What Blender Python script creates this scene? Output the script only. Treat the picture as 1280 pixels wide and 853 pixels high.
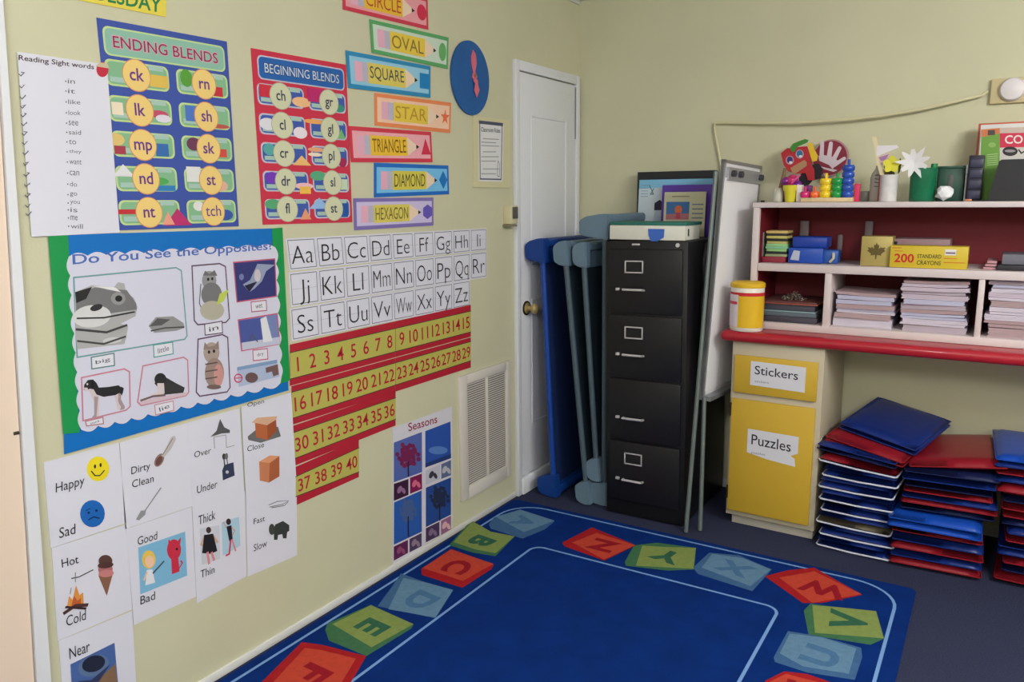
import bpy, bmesh, math, random
from mathutils import Vector, Matrix
random.seed(7)
for o in list(bpy.data.objects): bpy.data.objects.remove(o)
SC = bpy.context.scene
COL = SC.collection

# ------------------------------------------------------------------ camera
FPX, PITCH, YAW, ROLL = 981.92, .178428, .556953, -.0083453
CAM = Vector((1.975, -3.857, 1.47))
_cp, _sp = math.cos(PITCH), math.sin(PITCH)
FWD = Vector((-math.sin(YAW)*_cp, math.cos(YAW)*_cp, -_sp))
_r = Vector((math.cos(YAW), math.sin(YAW), 0)); _u = _r.cross(FWD)
RGT = _r*math.cos(ROLL)+_u*math.sin(ROLL); UPV = -_r*math.sin(ROLL)+_u*math.cos(ROLL)
cd = bpy.data.cameras.new('camera'); cam = bpy.data.objects.new('camera', cd); COL.objects.link(cam)
cd.lens = FPX/1280*36; cd.sensor_width = 36; cd.clip_start = .05; cd.clip_end = 60
m3 = Matrix((RGT, UPV, -FWD)).transposed()
cam.matrix_world = Matrix.Translation(CAM) @ m3.to_4x4()
SC.camera = cam
# ------------------------------------------------------------------ light: the room's ceiling fixtures
SC.view_settings.view_transform = 'Standard'; SC.view_settings.look = 'None'
SC.view_settings.gamma = 1; SC.view_settings.use_curve_mapping = False
SC.view_settings.exposure = 0.75
wd = bpy.data.worlds.new('world'); SC.world = wd; wd.use_nodes = True
wd.node_tree.nodes['Background'].inputs[0].default_value = (.8, .85, 1, 1)
wd.node_tree.nodes['Background'].inputs[1].default_value = .15
def lamp(x, y, p, c=(1, .985, .96)):
    # wrap-around fluorescent fitting hanging just under the ceiling: glows downwards, sideways and up
    for dy in (-.4, 0, .4):
        l = bpy.data.lights.new('ceiling_lamp_light', 'POINT'); l.shadow_soft_size = .13; l.energy = p/3; l.color = c
        o = bpy.data.objects.new('ceiling_lamp_light', l); o.location = (x, y+dy, 2.26); COL.objects.link(o)
lamp(3.2, -2.3, 62)
lamp(3.6, -4.6, 40)
lamp(1.5, -4.3, 30)

# ------------------------------------------------------------------ helpers
def lin(c):
    c = c/255.
    return c/12.92 if c <= .04045 else ((c+.055)/1.055)**2.4
MATS = {}
def mat(name, rgb, rough=.6, metal=0., var=0., scale=30., bump=0., bscale=200., spec=.4, alpha=1., trans=0., coat=0., rgb2=None):
    if name in MATS: return MATS[name]
    m = bpy.data.materials.new(name); m.use_nodes = True
    nt = m.node_tree; b = nt.nodes['Principled BSDF']
    c = tuple(lin(k) for k in rgb)
    b.inputs['Base Color'].default_value = (*c, 1)
    b.inputs['Roughness'].default_value = rough; b.inputs['Metallic'].default_value = metal
    b.inputs['Specular IOR Level'].default_value = spec
    b.inputs['Coat Weight'].default_value = coat
    b.inputs['Transmission Weight'].default_value = trans
    b.inputs['Alpha'].default_value = alpha
    tc = None
    if var > 0 or bump > 0 or rgb2:
        tc = nt.nodes.new('ShaderNodeTexCoord')
    if var > 0 or rgb2:
        n = nt.nodes.new('ShaderNodeTexNoise'); n.inputs['Scale'].default_value = scale; n.inputs['Detail'].default_value = 5
        nt.links.new(tc.outputs['Object'], n.inputs['Vector'])
        r = nt.nodes.new('ShaderNodeValToRGB')
        r.color_ramp.elements[0].position = .3; r.color_ramp.elements[1].position = .7
        if rgb2:
            c2 = tuple(lin(k) for k in rgb2)
            r.color_ramp.elements[0].color = (*c, 1); r.color_ramp.elements[1].color = (*c2, 1)
        else:
            r.color_ramp.elements[0].color = (*[k*(1-var) for k in c], 1)
            r.color_ramp.elements[1].color = (*[min(1, k*(1+var)) for k in c], 1)
        nt.links.new(n.outputs['Fac'], r.inputs['Fac']); nt.links.new(r.outputs['Color'], b.inputs['Base Color'])
    if bump > 0:
        n2 = nt.nodes.new('ShaderNodeTexNoise'); n2.inputs['Scale'].default_value = bscale; n2.inputs['Detail'].default_value = 3
        nt.links.new(tc.outputs['Object'], n2.inputs['Vector'])
        bp = nt.nodes.new('ShaderNodeBump'); bp.inputs['Strength'].default_value = bump; bp.inputs['Distance'].default_value = .004
        nt.links.new(n2.outputs['Fac'], bp.inputs['Height']); nt.links.new(bp.outputs['Normal'], b.inputs['Normal'])
    MATS[name] = m
    return m
def ink(r, g, b):
    return mat('print_%d_%d_%d' % (r, g, b), (r, g, b), .55, spec=.3)

def ray(px, py):
    return FWD*FPX + RGT*(px-640) + UPV*(426.5-py)
class Plane:
    """a plane in the room: origin o, in-plane axes U (right) and V (up), outward normal N"""
    def __init__(s, o, U, V):
        s.o = Vector(o); s.U = Vector(U).normalized(); s.V = Vector(V).normalized(); s.N = s.U.cross(s.V)
    def px(s, p):
        d = ray(*p); t = (s.o-CAM).dot(s.N)/d.dot(s.N); h = CAM+d*t-s.o
        return (h.dot(s.U), h.dot(s.V))
    def P(s, uv, w=0): return s.o+s.U*uv[0]+s.V*uv[1]+s.N*w
LW = Plane((0, 0, 0), (0, 1, 0), (0, 0, 1))          # left wall
FL = Plane((0, 0, 0), (1, 0, 0), (0, 1, 0))          # floor
def BW(y): return Plane((0, y, 0), (1, 0, 0), (0, 0, 1))
def bx(px, py, y):
    u, v = BW(y).px((px, py)); return u, v
def K(x0, y0, s): return lambda X, Y: (x0+X/s, y0+Y/s)

TXT = {}
def text_mesh(s, off=0.):
    k = (s, off)
    if k not in TXT:
        c = bpy.data.curves.new('t', 'FONT'); c.body = s; c.size = 1; c.resolution_u = 3; c.offset = off; c.fill_mode = 'FRONT'
        o = bpy.data.objects.new('t', c); COL.objects.link(o)
        dg = bpy.context.evaluated_depsgraph_get(); dg.update()
        me = bpy.data.meshes.new_from_object(o.evaluated_get(dg))
        v = [(q.co.x, q.co.y) for q in me.vertices]; f = [tuple(p.vertices) for p in me.polygons]
        bpy.data.objects.remove(o); bpy.data.curves.remove(c); bpy.data.meshes.remove(me)
        TXT[k] = (v, f)
    return TXT[k]

class MB:
    def __init__(s): s.v = []; s.f = []; s.m = []; s.sm = []; s.mats = []; s.k = 0
    def mi(s, m):
        if m not in s.mats: s.mats.append(m)
        return s.mats.index(m)
    def add(s, vs, fs, m, smooth=False):
        b = len(s.v); s.v += [Vector(q) for q in vs]; i = s.mi(m)
        for f in fs: s.f.append(tuple(b+k for k in f)); s.m.append(i); s.sm.append(smooth)
        return s
    # ---- flat art on a plane
    def uvpoly(s, pl, uv, w, m):
        s.k += 1; w += s.k*8e-6                       # each print lies a hair above the one before
        return s.add([pl.P(q, w) for q in uv], [tuple(range(len(uv)))], m)
    def poly(s, pl, px, w, m): return s.uvpoly(pl, [pl.px(q) for q in px], w, m)
    def ell(s, pl, c, rx, ry, w, m, rot=0., n=20):
        cr, sr = math.cos(rot), math.sin(rot); pts = []
        for i in range(n):
            a = 2*math.pi*i/n; x, y = rx*math.cos(a), ry*math.sin(a)
            pts.append((c[0]+x*cr-y*sr, c[1]+x*sr+y*cr))
        return s.poly(pl, pts, w, m)
    def uvell(s, pl, c, rx, ry, w, m, n=24):
        return s.uvpoly(pl, [(c[0]+rx*math.cos(2*math.pi*i/n), c[1]+ry*math.sin(2*math.pi*i/n)) for i in range(n)], w, m)
    def uvrr(s, pl, a0, b0, a1, b1, r, w, m):
        pts = []
        for cx, cy, st in ((a1-r, b1-r, 0), (a0+r, b1-r, 90), (a0+r, b0+r, 180), (a1-r, b0+r, 270)):
            for k in range(5):
                a = math.radians(st+k*22.5); pts.append((cx+r*math.cos(a), cy+r*math.sin(a)))
        return s.uvpoly(pl, pts, w, m)
    def line(s, pl, px, wd, w, m, closed=False, uv=False):
        p = [Vector(q if uv else pl.px(q)) for q in px]; n = len(p); s.k += 1; w += s.k*8e-6
        L = []; R = []
        for i in range(n):                             # one mitred ribbon
            a = p[(i-1) % n] if (closed or i > 0) else None; c = p[(i+1) % n] if (closed or i < n-1) else None
            d1 = (p[i]-a).normalized() if a is not None else (c-p[i]).normalized(); d2 = (c-p[i]).normalized() if c is not None else d1
            t = (d1+d2); t = t.normalized() if t.length > 1e-4 else d1
            nn = Vector((-t.y, t.x)); k = min(2., 1/max(.3, nn.dot(Vector((-d1.y, d1.x)))))
            e = Vector((0, 0)) if (a is not None and c is not None) else (t*wd/2*(1 if c is None else -1))
            L.append(p[i]+nn*wd/2*k+e); R.append(p[i]-nn*wd/2*k+e)
        vs = [pl.P(q, w) for q in L]+[pl.P(q, w) for q in R]
        fs = [(n+i, n+(i+1) % n, (i+1) % n, i) for i in range(n if closed else n-1)]
        return s.add(vs, fs, m)
    def slab(s, pl, uv, w0, w1, m, m_side=None):
        n = len(uv); vs = [pl.P(q, w0) for q in uv]+[pl.P(q, w1) for q in uv]
        ar = sum(uv[i][0]*uv[(i+1) % n][1]-uv[(i+1) % n][0]*uv[i][1] for i in range(n))
        front = tuple(range(n, 2*n)); back = tuple(reversed(range(n)))
        side = [(i, (i+1) % n, n+(i+1) % n, n+i) for i in range(n)]
        if ar < 0:
            front = tuple(reversed(front)); back = tuple(reversed(back)); side = [tuple(reversed(q)) for q in side]
        s.add(vs, [front], m); b = len(s.v)-2*n; i = s.mi(m_side or m)
        for f in [back]+side: s.f.append(tuple(b+k for k in f)); s.m.append(i); s.sm.append(False)
        return s
    def text(s, pl, t, bl, br, tl, w, m, off=0., uv=False):
        """fit the text's own box to the parallelogram bl, br, tl"""
        v, f = text_mesh(t, off)
        if not v: return s
        if not uv: bl, br, tl = pl.px(bl), pl.px(br), pl.px(tl)
        x0 = min(q[0] for q in v); x1 = max(q[0] for q in v); y0 = min(q[1] for q in v); y1 = max(q[1] for q in v)
        bl, br, tl = Vector(bl), Vector(br), Vector(tl)
        pts = [bl+(br-bl)*((q[0]-x0)/(x1-x0))+(tl-bl)*((q[1]-y0)/(y1-y0)) for q in v]
        return s.add([pl.P(q, w) for q in pts], f, m)
    def text_c(s, pl, t, c, h, w, m, off=0., ws=1., ang=0.):
        """centred at uv c on the mid of a cap height h"""
        v, f = text_mesh(t, off)
        x0 = min(q[0] for q in v); x1 = max(q[0] for q in v); k = h/.7
        ca, sa = math.cos(ang), math.sin(ang); pts = []
        for q in v:
            x = (q[0]-(x0+x1)/2)*k*ws; y = (q[1]-.35)*k
            pts.append((c[0]+x*ca-y*sa, c[1]+x*sa+y*ca))
        return s.add([pl.P(q, w) for q in pts], f, m)
    # ---- solids
    def box(s, a, b, m, r=0., seg=2, rot=None, piv=None):
        bm = bmesh.new(); bmesh.ops.create_cube(bm, size=1)
        a = Vector(a); b = Vector(b); c = (a+b)/2; d = b-a
        for q in bm.verts: q.co = Vector((q.co.x*d.x, q.co.y*d.y, q.co.z*d.z))
        if r > 0: bmesh.ops.bevel(bm, geom=list(bm.edges), offset=min(r, .49*min(abs(d.x), abs(d.y), abs(d.z))), segments=seg, affect='EDGES', profile=.5)
        for q in bm.verts:
            q.co += c
            if rot is not None: q.co = rot @ (q.co-Vector(piv))+Vector(piv)
        return s.bm(bm, m, r > 0)
    def bm(s, bm, m, smooth=False):
        bm.verts.index_update()
        s.add([q.co.copy() for q in bm.verts], [tuple(k.index for k in f.verts) for f in bm.faces], m, smooth); bm.free(); return s
    def tube(s, pts, r, m, n=10, caps=True):
        pts = [Vector(p) for p in pts]; rs = r if isinstance(r, (list, tuple)) else [r]*len(pts)
        vs = []; fs = []; up = None
        for i, p in enumerate(pts):
            t = (pts[min(i+1, len(pts)-1)]-pts[max(i-1, 0)]).normalized()
            if up is None:
                up = Vector((0, 0, 1)) if abs(t.z) < .9 else Vector((1, 0, 0))
            x = up-t*up.dot(t); x.normalize(); up = x; y = t.cross(x)
            for k in range(n):
                a = 2*math.pi*k/n; vs.append(p+(x*math.cos(a)+y*math.sin(a))*rs[i])
        for i in range(len(pts)-1):
            for k in range(n):
                fs.append((i*n+k, i*n+(k+1) % n, (i+1)*n+(k+1) % n, (i+1)*n+k))
        if caps: fs += [tuple(reversed(range(n))), tuple(range((len(pts)-1)*n, len(pts)*n))]
        return s.add(vs, fs, m, True)
    def lathe(s, prof, c, m, n=24, sy=1., smooth=True):
        vs = []; fs = []; c = Vector(c)
        for r_, z in prof:
            for k in range(n):
                a = 2*math.pi*k/n; vs.append(c+Vector((r_*math.cos(a), r_*sy*math.sin(a), z)))
        for i in range(len(prof)-1):
            for k in range(n): fs.append((i*n+k, i*n+(k+1) % n, (i+1)*n+(k+1) % n, (i+1)*n+k))
        fs += [tuple(reversed(range(n))), tuple(range((len(prof)-1)*n, len(prof)*n))]
        return s.add(vs, fs, m, smooth)
    def xf(s, M):
        s.v = [M @ q for q in s.v]; return s
    def build(s, name, parent=None, origin=None, edge=True):
        root = parent
        while root is not None and root.parent is not None: root = root.parent
        if root is not None: o = Vector(root['_o']) if '_o' in root else Vector((0, 0, 0))
        elif origin is not None: o = Vector(origin)
        else:
            lo = [min(q[i] for q in s.v) for i in range(3)]; hi = [max(q[i] for q in s.v) for i in range(3)]
            o = Vector(((lo[0]+hi[0])/2, (lo[1]+hi[1])/2, lo[2]))
        me = bpy.data.meshes.new(name); me.from_pydata([tuple(q-o) for q in s.v], [], s.f)
        for k in s.mats: me.materials.append(k)
        me.polygons.foreach_set('material_index', s.m); me.polygons.foreach_set('use_smooth', s.sm)
        me.validate(); me.update()
        if edge and any(s.sm):
            try: me.set_sharp_from_angle(angle=math.radians(40))
            except Exception: pass
        ob = bpy.data.objects.new(name, me); COL.objects.link(ob)
        if parent is not None: ob.parent = parent
        else: ob.location = o
        return ob
def tag(o, label=None, cat=None, group=None, kind=None):
    if label: o['label'] = label
    if cat: o['category'] = cat
    if group: o['group'] = group
    if kind: o['kind'] = kind
    return o
def thing(name, label, cat, loc, group=None, local=False):
    """Empty at a thing's base; children are written in room coordinates, or in its own when local"""
    o = bpy.data.objects.new(name, None); COL.objects.link(o); o.empty_display_size = .05
    o.location = loc; o['_o'] = (0., 0., 0.) if local else tuple(loc)
    return tag(o, label, cat, group)
def wall_thing(name, label, cat, quad, group=None):
    uv = [LW.px(q) for q in quad]
    u = sum(q[0] for q in uv)/len(uv); v = min(q[1] for q in uv)
    return thing(name, label, cat, (0, u, v), group)
def struct(mb, name):
    return tag(mb.build(name), kind='structure')
def lerp(a, b, t): return a+(b-a)*t
def bil(q, a, b):
    """point in a quad TL,TR,BR,BL of uv: a to the right, b downwards"""
    t = Vector(q[0]).lerp(Vector(q[1]), a); bt = Vector(q[3]).lerp(Vector(q[2]), a)
    return t.lerp(bt, b)

# ------------------------------------------------------------------ materials
M_wall = mat('sage_wall_paint', (206, 204, 175), .75, var=.03, scale=3, bump=.08, bscale=140)
M_white = mat('white_gloss_paint', (226, 228, 236), .45)
M_trim = mat('white_trim_paint', (222, 222, 222), .5)
M_cream = mat('cream_door_paint', (236, 214, 196), .5)
M_carpet = mat('dark_blue_carpet', (54, 58, 84), .95, var=.35, scale=220, bump=.5, bscale=400, spec=.1)
M_ceil = mat('ceiling_tile', (235, 235, 230), .9, var=.05, scale=60)
M_paper = mat('white_paper', (222, 222, 236), .7, spec=.2)
M_black = mat('black_print', (28, 26, 34), .6)
M_rug = mat('royal_blue_rug_pile', (13, 47, 120), .95, var=.14, scale=9, bump=.6, bscale=500, spec=.05)
M_rugw = mat('pale_rug_line', (120, 160, 215), .95, spec=.05)

# ------------------------------------------------------------------ room
RX, RY, RZ = 5.2, -6.2, 2.475
b = MB(); b.box((-.1, RY-.1, -.1), (RX+.1, .1, 0), M_carpet); struct(b, 'floor')
b = MB(); b.box((-.1, RY-.1, RZ), (RX+.1, .1, RZ+.1), M_ceil); struct(b, 'ceiling')
b = MB(); b.box((-.1, RY, 0), (0, 0, RZ), M_wall); struct(b, 'wall_left')
b = MB(); b.box((-.1, 0, 0), (RX+.1, .1, RZ), M_wall); struct(b, 'wall_back')
b = MB(); b.box((RX, RY, 0), (RX+.1, 0, RZ), M_wall); struct(b, 'wall_right')
b = MB(); b.box((-.1, RY-.1, 0), (RX+.1, RY, RZ), M_wall); struct(b, 'wall_front')
b = MB(); b.box((0, -2.845, 0), (.010, -.672, .028), M_trim, .003); struct(b, 'baseboard_left')
b = MB(); b.box((.03, -.012, 0), (RX, 0, .05), M_trim, .003); struct(b, 'baseboard_back')
b = MB(); b.box((0, -2.6, RZ-.018), (.012, -.012, RZ), M_trim, .003); struct(b, 'trim_1')
# closet door in the corner of the left wall
b = MB()
b.box((0, -.668, 0), (.022, -.632, 2.1), M_white, .004); b.box((0, -.058, 0), (.022, -.02, 2.1), M_white, .004)
b.box((0, -.632, 2.055), (.022, -.058, 2.1), M_white, .004); b.box((0, -.632, 0), (.03, -.058, .085), M_white, .004)
struct(b, 'trim_2')
dr = thing('door_1', None, None, (.008, -.345, .09)); dr['kind'] = 'structure'
b = MB(); b.box((.002, -.63, .092), (.014, -.06, 2.05), M_white, .002)
for z0, z1 in ((1.16, 1.86), (.35, .98)):
    for y0, y1 in ((-.52, -.17),):
        for a, c in (((y0, z0), (y1, z0)), ((y1, z0), (y1, z1)), ((y1, z1), (y0, z1)), ((y0, z1), (y0, z0))):
            b.tube([(.014, *a), (.014, *c)], .005, M_white, 6)
b.build('door_panel', dr)
M_brass = mat('brass', (200, 176, 120), .4, .6); M_dkmetal = mat('dark_bronze', (60, 52, 44), .4, .8)
kz, ky = .944, -.572
b = MB(); b.lathe([(.0, 0), (.028, 0), (.03, .004), (.02, .01), (.012, .012), (.012, .03), (.02, .036), (.026, .046), (.026, .056), (.016, .064), (0, .065)], (0, 0, 0), M_brass)
b.xf(Matrix.Translation((.014, ky, kz)) @ Matrix.Rotation(math.radians(90), 4, 'Y')); kb = b.build('door_knob', dr)
b = MB(); b.lathe([(0, 0), (.036, 0), (.036, .004), (.03, .006), (0, .006)], (0, 0, 0), M_dkmetal)
b.xf(Matrix.Translation((.0135, ky, kz)) @ Matrix.Rotation(math.radians(90), 4, 'Y')); b.build('rose', dr)
b = MB(); b.box((.014, -.068, 1.78), (.018, -.062, 2.04), mat('grey_metal', (150, 150, 155), .35, .8)); b.build('door_closer_chain', dr)
# the neighbouring door casing at the left edge
_a, _b = LW.px((41, 845)), LW.px((9, 320)); _sl = (_b[0]-_a[0])/(_b[1]-_a[1]); ce = lambda z: _a[0]+_sl*(z-_a[1])
b = MB(); b.slab(LW, [(ce(0), 0), (-2.955, 0), (-2.842, RZ), (ce(RZ), RZ)], 0, .02, M_white); struct(b, 'trim_3')
b = MB(); b.slab(LW, [(-3.9, 0), (ce(0)-.003, 0), (ce(RZ-.2)-.003, RZ-.2), (-3.8, RZ-.2)], 0, .012, M_cream)
b.tube([(.012, ce(.93)-.016, .93), (.012, ce(.93)-.004, .93)], .004, M_dkmetal, 8); struct(b, 'door_2')

# ------------------------------------------------------------------ LEFT WALL: paper things
c1 = K(0, 0, 2.8437); c2 = K(290, 0, 2.8444); c3 = K(40, 270, 2.753); c4 = K(340, 270, 2.306); c5 = K(40, 480, 2.288); c6 = K(470, 440, 3.047)
def sheet(quad, w, m, th=.0012, sub=None):
    b = MB(); b.slab(LW, [LW.px(q) for q in quad], w, w+th, m); return b
# weekday sign
qd = [(94, -32), (207, -8), (207, 21.5), (96, 0)]
t = wall_thing('weekday_sign', 'yellow banner with green capital letters at the top of the left wall', 'sign', qd)
sheet(qd, .001, ink(232, 214, 84)).build('banner', t)
b = MB(); b.text(LW, 'TUESDAY', (100, -4), (201, 16.5), (100, -24), .0026, ink(40, 130, 82), .015)
b.build('lettering', t)

# sight-word chart
g = K(10, 55, 3.479)
qd = [(20, 65), (132, 81), (148, 291), (38, 296)]
t = wall_thing('sight_word_chart', 'tall white handwritten word list taped beside the door casing', 'chart', qd)
b = sheet(qd, .0045, M_paper)
hw = mat('marker_brown_black', (62, 34, 40), .6)
b.build('sheet', t)
b = MB(); b.text(LW, 'Reading Sight words', g(40, 78), g(368, 118), g(40, 48), .0061, hw, .012); b.build('heading', t)
b = MB(); b.ell(LW, g(405, 112), 7.6, 9.5, .006, ink(196, 44, 66)); b.poly(LW, [g(375, 98), g(435, 108), g(425, 84), g(390, 82)], .0064, ink(206, 190, 160)); b.build('apple_sticker', t)
wl = ['in', 'it', 'like', 'look', 'see', 'said', 'to', 'they', 'want', 'can', 'do', 'go', 'you', 'is', 'me', 'will']
ys = [163, 206, 253, 300, 345, 385, 427, 470, 514, 562, 610, 656, 692, 722, 757, 793]
b = MB(); gm = mat('pencil_grey', (92, 92, 104), .6)
for w_, y in zip(wl, ys):
    L = 9+11*len(w_)
    b.text(LW, w_, g(254+(y-160)*.02, y+9), g(254+L+(y-160)*.02, y+11), g(254+(y-160)*.02, y-11), .006, gm)
    b.ell(LW, g(245+(y-160)*.02, y), .9, 1., .006, gm, n=8)
b.build('word_list', t)
b = MB()
for k, y in enumerate((132, 184, 232, 272, 310, 348, 390, 430, 474, 520, 568, 612, 658, 702, 738)):
    x = 42+(y-130)*.05
    b.line(LW, [g(x, y), g(x+8, y+8), g(x+22, y-6), g(x+10+(k % 3)*6, y-8+(k % 2)*6)], .0022, .006, gm)
b.build('tick_marks', t)

# ---- blends charts
def blends(name, label, corners, sheet_m, title, title_m, text_m, tb, ta, rows, cols, hw_, hh, rx, ry, tiles, fill, edge, circ, circ_e, txt_m, w0):
    uv = [LW.px(q) for q in corners]
    t = wall_thing(name, label, 'chart', corners)
    MB().slab(LW, uv, w0, w0+.0012, sheet_m).build('sheet', t)
    w = w0+.0014
    P0, P1, P2, P3 = [Vector(q) for q in uv]
    # upright layout rectangle of the chart
    def q(a, b): return bil(uv, a, b)
    def rr(b, a0, b0, a1, b1, r, w, m):
        pts = []
        for ca, cb, st in ((a1-r, b0+r*.75, 0), (a0+r, b0+r*.75, 90), (a0+r, b1-r*.75, 180), (a1-r, b1-r*.75, 270)):
            for k in range(5):
                an = math.radians(st+k*22.5); pts.append(q(ca+r*math.cos(an), cb-r*.75*math.sin(an)))
        b.uvpoly(LW, pts, w, m)
    b = MB(); rr(b, ta[0], tb[0], ta[1], tb[1], .04, w, edge); rr(b, ta[0]+.012, tb[0]+.008, ta[1]-.012, tb[1]-.008, .035, w+.0003, title_m)
    tp = b.build('title_panel', t)
    b = MB(); h = tb[1]-tb[0]
    b.text(LW, title, q(ta[0]+.06, tb[1]-h*.27), q(ta[1]-.06, tb[1]-h*.27), q(ta[0]+.06, tb[0]+h*.27), w+.0007, text_m[0], .034, uv=True)
    b.text(LW, title, q(ta[0]+.064, tb[1]-h*.30), q(ta[1]-.064, tb[1]-h*.30), q(ta[0]+.064, tb[0]+h*.30), w+.001, text_m[1], .004, uv=True)
    b.build('title_lettering', tp)
    i = 0
    for bc in rows:
        for ci, (a0, a1, ac) in enumerate(cols):
            s_, pics = tiles[i]; i += 1
            b = MB(); rr(b, a0, bc-hh, a1, bc+hh, .04, w, edge); rr(b, a0+.014, bc-hh+.009, a1-.014, bc+hh-.009, .034, w+.0003, fill)
            # light word plates left and right
            for k, (sa, e0) in enumerate(((a0+.03, .5), (a1-.15, -.75))):
                b.uvpoly(LW, [q(sa, bc+hh*e0-.012), q(sa+.11, bc+hh*e0-.012), q(sa+.11, bc+hh*e0+.012), q(sa, bc+hh*e0+.012)], w+.0005, ink(170, 200, 190))
            for kind, col, da, db, sa, sb in pics:
                m = ink(*col); ca = (a0 if da < .5 else a1)+(da if da < .5 else da-1.); cb = bc+db
                if kind == 'e': b.uvpoly(LW, [q(ca+sa*math.cos(k*math.pi/8), cb+sb*math.sin(k*math.pi/8)) for k in range(16)], w+.0008, m)
                elif kind == 'r': b.uvpoly(LW, [q(ca-sa, cb-sb), q(ca+sa, cb-sb), q(ca+sa, cb+sb), q(ca-sa, cb+sb)], w+.0009, m)
                else: b.uvpoly(LW, [q(ca-sa, cb+sb), q(ca, cb-sb), q(ca+sa, cb+sb)], w+.001, m)
            tl = b.build('blend_tile', t)
            b = MB()
            for k, (sc, m) in enumerate(((1.06, circ_e), (1., circ))):
                b.uvpoly(LW, [q(ac+rx*sc*math.cos(n*math.pi/14), bc+ry*sc*math.sin(n*math.pi/14)) for n in range(28)], w+.0012+.0003*k, m)
            c = q(ac, bc); b.text_c(LW, s_, (c[0], c[1]+.003), ry*.43, w+.0019, txt_m, .012 if len(s_) < 3 else 0, ws=.95)
            b.build('letter_disc', tl)
    return t
Eg = [('ck', [('e', (190, 60, 70), .8, .02, .05, .02), ('r', (226, 190, 90), .92, .015, .07, .03)]), ('rn', [('e', (90, 160, 60), .08, -.02, .05, .045), ('r', (200, 50, 66), .88, .03, .07, .025)]),
      ('lk', [('r', (240, 225, 200), .06, 0, .04, .03), ('e', (200, 80, 110), .9, .01, .07, .02), ('e', (225, 220, 235), .93, .03, .06, .02)]), ('sh', [('r', (80, 120, 200), .1, -.01, .05, .04), ('e', (190, 90, 80), .9, .045, .09, .012)]),
      ('mp', [('e', (226, 196, 120), .03, -.02, .06, .03), ('r', (170, 60, 80), .05, .03, .04, .02), ('r', (56, 110, 180), .9, .02, .05, .032)]), ('sk', [('e', (110, 60, 90), .1, -.02, .06, .035), ('r', (214, 80, 70), .9, .02, .05, .022)]),
      ('nd', [('t', (225, 225, 230), .06, -.04, .08, .03), ('e', (80, 170, 90), .85, .01, .08, .02), ('r', (50, 130, 190), .88, .045, .1, .014)]), ('st', [('r', (226, 226, 226), .08, -.03, .06, .04), ('e', (226, 176, 160), .88, .03, .06, .028)]),
      ('nt', [('r', (200, 50, 60), .05, -.005, .07, .012), ('t', (190, 50, 110), .98, .025, .11, .045), ('t', (236, 160, 140), .9, .03, .05, .035)]), ('tch', [('e', (228, 226, 226), .1, -.03, .045, .026), ('e', (60, 90, 170), .9, .02, .07, .03)])]
blends('ending_blends_chart', 'blue classroom chart titled ENDING BLENDS with yellow letter discs', [(120, 22), (283, 52), (298, 283), (147, 288)], ink(62, 84, 168), 'ENDING BLENDS', ink(142, 190, 172), (ink(232, 170, 190), ink(150, 40, 84)),
       (.03, .165), (.03, .97), [.243+.168*k for k in range(5)], ((.02, .485, .24), (.545, .98, .77)), 0, .062, .098, .074, Eg, ink(134, 186, 146), ink(196, 220, 150), ink(240, 208, 128), ink(226, 150, 110), ink(106, 50, 140), .001)
Bg = [('ch', [('r', (210, 50, 70), .09, -.02, .07, .035), ('e', (240, 190, 140), .97, .02, .1, .03)]), ('gr', [('r', (190, 40, 110), .08, -.03, .09, .04), ('e', (60, 150, 130), .92, .03, .06, .025)]),
      ('cl', [('e', (225, 225, 235), .08, 0, .08, .035), ('e', (236, 226, 236), .94, .035, .075, .035)]), ('gl', [('e', (240, 170, 100), .05, -.04, .12, .014), ('t', (120, 190, 120), .93, .02, .05, .03)]),
      ('cr', [('e', (90, 170, 170), .08, -.02, .06, .035), ('t', (240, 190, 120), .94, .035, .1, .03)]), ('pl', [('e', (236, 170, 130), .06, -.035, .1, .014), ('e', (240, 226, 200), .04, -.005, .08, .012), ('e', (170, 40, 90), .93, .035, .05, .03)]),
      ('dr', [('e', (120, 60, 190), .09, -.02, .07, .035), ('e', (240, 190, 200), .95, .025, .1, .02), ('r', (240, 190, 80), .96, .05, .06, .022)]), ('sl', [('e', (90, 170, 130), .06, -.04, .09, .03), ('r', (200, 220, 190), .92, .01, .06, .034)]),
      ('fl', [('e', (90, 170, 120), .08, -.03, .08, .03), ('t', (236, 160, 120), .95, .03, .06, .035)]), ('st', [('t', (150, 190, 236), .06, -.035, .12, .035), ('r', (40, 90, 170), .9, .01, .07, .045)])]
blends('beginning_blends_chart', 'red classroom chart titled BEGINNING BLENDS with pale letter discs', [(313, 60), (432, 81), (440, 278), (328, 281)], ink(206, 52, 78), 'BEGINNING BLENDS', ink(40, 100, 178), (ink(24, 56, 112), ink(206, 216, 230)),
       (.03, .165), (.05, .97), [.247, .415, .58, .745, .91], ((.03, .5, .256), (.55, .975, .775)), 0, .06, .105, .074, Bg, ink(66, 92, 176), ink(196, 196, 214), ink(212, 214, 182), ink(178, 178, 148), ink(58, 60, 84), .001)

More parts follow.
